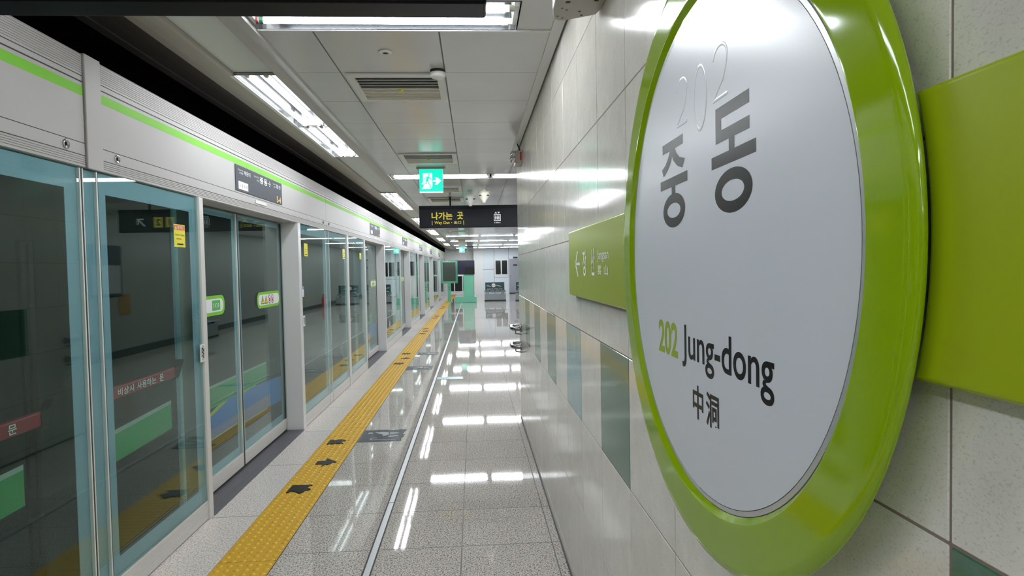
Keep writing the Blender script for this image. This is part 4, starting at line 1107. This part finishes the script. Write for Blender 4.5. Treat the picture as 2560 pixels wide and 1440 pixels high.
tag(MB().bbox(2.39, 2.66, YF - 0.015, YF - 0.0005, 2.12, 2.22, 0.003).build('door_plate', M['sign_dark']), 'dark name plate above the grey door at the far end', 'sign')
tag(MB().bbox(2.39, 2.63, YF - 0.035, YF - 0.021, 1.665, 1.775, 0.003).build('door_plate', M['sign_dark']), 'dark plate on the face of the grey door at the far end', 'sign')

# information board on a post
t = thing('information_board', (-1.18, 29.35, 0), 'mint green framed information board on a single post near the track', 'notice board')
fr = MB(); y = 29.33
MB().bbox(-1.545, -0.765, y, y + 0.10, 0.88, 1.93, 0.02).build('frame', M['mint'], t)
MB().bbox(-1.46, -0.86, y - 0.006, y + 0.004, 0.985, 1.865, 0.003).build('screen', M['screen_grey'], t)
MB().bbox(-1.255, -1.10, y + 0.01, y + 0.09, 0.02, 0.885, 0.006).build('post', M['mint'], t)
MB().bbox(-1.36, -1.02, y - 0.10, y + 0.20, 0.0098, 0.03, 0.006).build('base_plate', M['mint'], t)
for z in (0.7, 0.6): MB().lathe([(0, y + 0.004), (0.024, y + 0.004), (0.024, y + 0.011), (0, y + 0.011)], (-1.18, 0, z), 1, 12).build('button', M['rubber'], t)
# monitor pillar
t = thing('monitor_pillar', (-0.26, 28.6, 0), 'mint green pillar stand carrying dark monitors beside the information board', 'kiosk')
y = 28.42
MB().bbox(-0.87, 0.10, y, y + 0.7, 0.0, 0.275, 0.01).build('plinth', M['mint'], t)
MB().bbox(-0.30, 0.02, y - 0.012, y + 0.002, 0.02, 0.25, 0.004).build('plinth_front', M['mint'], t)
MB().bbox(-0.49, -0.02, y + 0.15, y + 0.5, 0.27, 1.62, 0.01).build('column', M['mint'], t)
MB().bbox(-0.742, 0.03, y + 0.08, y + 0.148, 1.29, 1.93, 0.008).build('monitor', M['screen_navy'], t)
MB().bbox(-0.39, 0.03, y + 0.045, y + 0.078, 1.30, 1.63, 0.006).build('lower_screen', M['black'], t)
MB().bbox(-0.74, -0.48, y + 0.06, y + 0.14, 1.215, 1.285, 0.004).build('speaker_bar', M['white_plastic'], t)
MB().tube([(-0.29, y + 0.3, 1.6), (-0.29, y + 0.3, CZ - 0.001)], 0.012, 10).build('conduit', M['mint'], t)
exit_sign(-0.56, -0.34, 24.4, 2.20, 2.42, 'small lit green exit sign far down the platform above the monitors')
t = thing('hanging_monitor', (-0.17, 30.5, 2.5), 'small black hanging monitor under the ceiling behind the monitor pillar', 'monitor')
MB().bbox(-0.34, 0.0, 30.5, 30.56, 2.47, 2.655, 0.006).build('screen', M['black'], t)
MB().bbox(-0.32, -0.02, 30.51, 30.55, 2.655, CZ - 0.0005, 0.004).build('hanger', M['white_plastic'], t)

# benches
def bench(x, y, label, rz=0.0):
    t = thing('platform_bench', (0, 0, 0), label, 'bench', 'benches with green back boards')
    MB().bbox(-0.46, 0.46, 0.30, 0.33, 0.42, 0.875, 0.006).build('back_board', M['bench_green'], t)
    for s_ in (-1, 1): MB().bbox(s_ * 0.40 - 0.02, s_ * 0.40 + 0.02, 0.325, 0.36, 0.0, 0.80, 0.004).build('back_post', M['bench_grey'], t)
    for k in range(4):
        c = -0.39 + 0.26 * k
        rr = []
        for yy, z in ((-0.20, 0.40), (-0.18, 0.425), (0.0, 0.41), (0.20, 0.42), (0.27, 0.46), (0.285, 0.50), (0.27, 0.495), (0.19, 0.40), (0.0, 0.39), (-0.18, 0.395)):
            rr.append((yy, z))
        MB().prism(rr, 0, c - 0.115, c + 0.115).build('seat', M['bench_grey'], t)
    for s_ in (-0.32, 0.0, 0.32):
        MB().bbox(s_ - 0.02, s_ + 0.02, -0.15, 0.25, 0.34, 0.392, 0.004).build('beam', M['bench_grey'], t)
    MB().bbox(-0.50, 0.50, -0.14, 0.2, 0.05, 0.34, 0.004).build('front_panel', M['bench_grey'], t)
    MB().bbox(-0.51, 0.51, -0.16, 0.22, 0.0, 0.05, 0.003).build('foot', M['rubber'], t)
    F = lambda u, v: (u, 0.2990, v); F2 = lambda u, v: (u, 0.2984, v)
    mb = MB(); poly(mb, ell_pts(-0.06, 0.73, 0.105, 0.105, 28), F, 1); poly(mb, ell_pts(-0.06, 0.73, 0.092, 0.092, 28), F2, 0)
    F3 = lambda u, v: (u, 0.2978, v)
    put_text(mb, '\uae08\uc5f0', -0.12, 0.0, 0.705, 0.755, F3, 0.0, 3)
    put_text(mb, '\uae08\uc5f0\uad6c\uc5ed \uacfc\ud0dc\ub8cc \ubd80\uacfc', -0.38, 0.36, 0.52, 0.575, F, 0.015, 0)
    for s_, c in ((-1, -0.29), (1, 0.19)):
        mb.add([F(c - 0.12, 0.70), F(c + 0.11, 0.66), F(c + 0.12, 0.68), F(c - 0.02, 0.735), F(c - 0.11, 0.735)], [(0, 1, 2, 3, 4)], 2)
    mb.build('lettering', [M['label_white'], M['red_plastic'], M['decal_grey'], M['text_black']], t, fix=False)
    t.location = (x, y, 0); t.rotation_euler = (0, 0, rz)
    return t
b0 = bench(0.99, 29.55, 'bench with dark green back board in front of the grey far wall')
dup(b0, (2.45, 29.2, 0), 'bench with dark green back board seen only as a reflection in the screen doors')
dup(b0, (2.78, 15.3, 0), 'bench against the grey side wall, seen reflected in the first doorway', -math.pi / 2)
# fire extinguisher and notice frame along the far right wall
t = thing('fire_extinguisher', (3.1, 24.4, 0), 'red fire extinguisher by the pale side wall, seen reflected in the doors', 'fire extinguisher')
MB().lathe([(0, 0.0), (0.085, 0.0), (0.09, 0.02), (0.09, 0.42), (0.06, 0.48), (0.03, 0.50), (0.03, 0.53), (0, 0.53)], (3.1, 24.4, 0), 2, 24).build('cylinder', M['red_plastic'], t)
MB().box(3.008, 3.0095, 24.33, 24.47, 0.15, 0.35).build('label', M['label_white'], t)
MB().bbox(3.04, 3.16, 24.385, 24.415, 0.53, 0.56, 0.004).build('handle', M['rubber'], t)
MB().tube([(3.1, 24.42, 0.52), (3.06, 24.48, 0.50), (3.02, 24.50, 0.40), (3.02, 24.50, 0.15)], 0.012, 8).build('hose', M['rubber'], t)
t.location.y += 3.0
t = thing('notice_board', (XR, 11.8, 1.16), 'dark framed notice on the pale side wall, seen reflected in the escape panels', 'notice board')
MB().bbox(XR - 0.03, XR - 0.0005, 11.3, 12.3, 1.16, 2.12, 0.006).build('frame', M['sign_dark'], t)
MB().box(XR - 0.032, XR - 0.0302, 11.36, 12.24, 1.22, 1.75).build('paper', M['decal_grey'], t)
t = thing('poster', (XR, 12.4, 0.8), 'amber poster on the pale side wall, seen reflected in the escape panels', 'poster')
MB().bbox(XR - 0.012, XR - 0.0005, 12.2, 12.6, 0.8, 1.2, 0.002).build('sheet', M['amber'], t)

# drop helper values
for o in bpy.data.objects:
    for k in ('_o', '_off'):
        if k in o: del o[k]
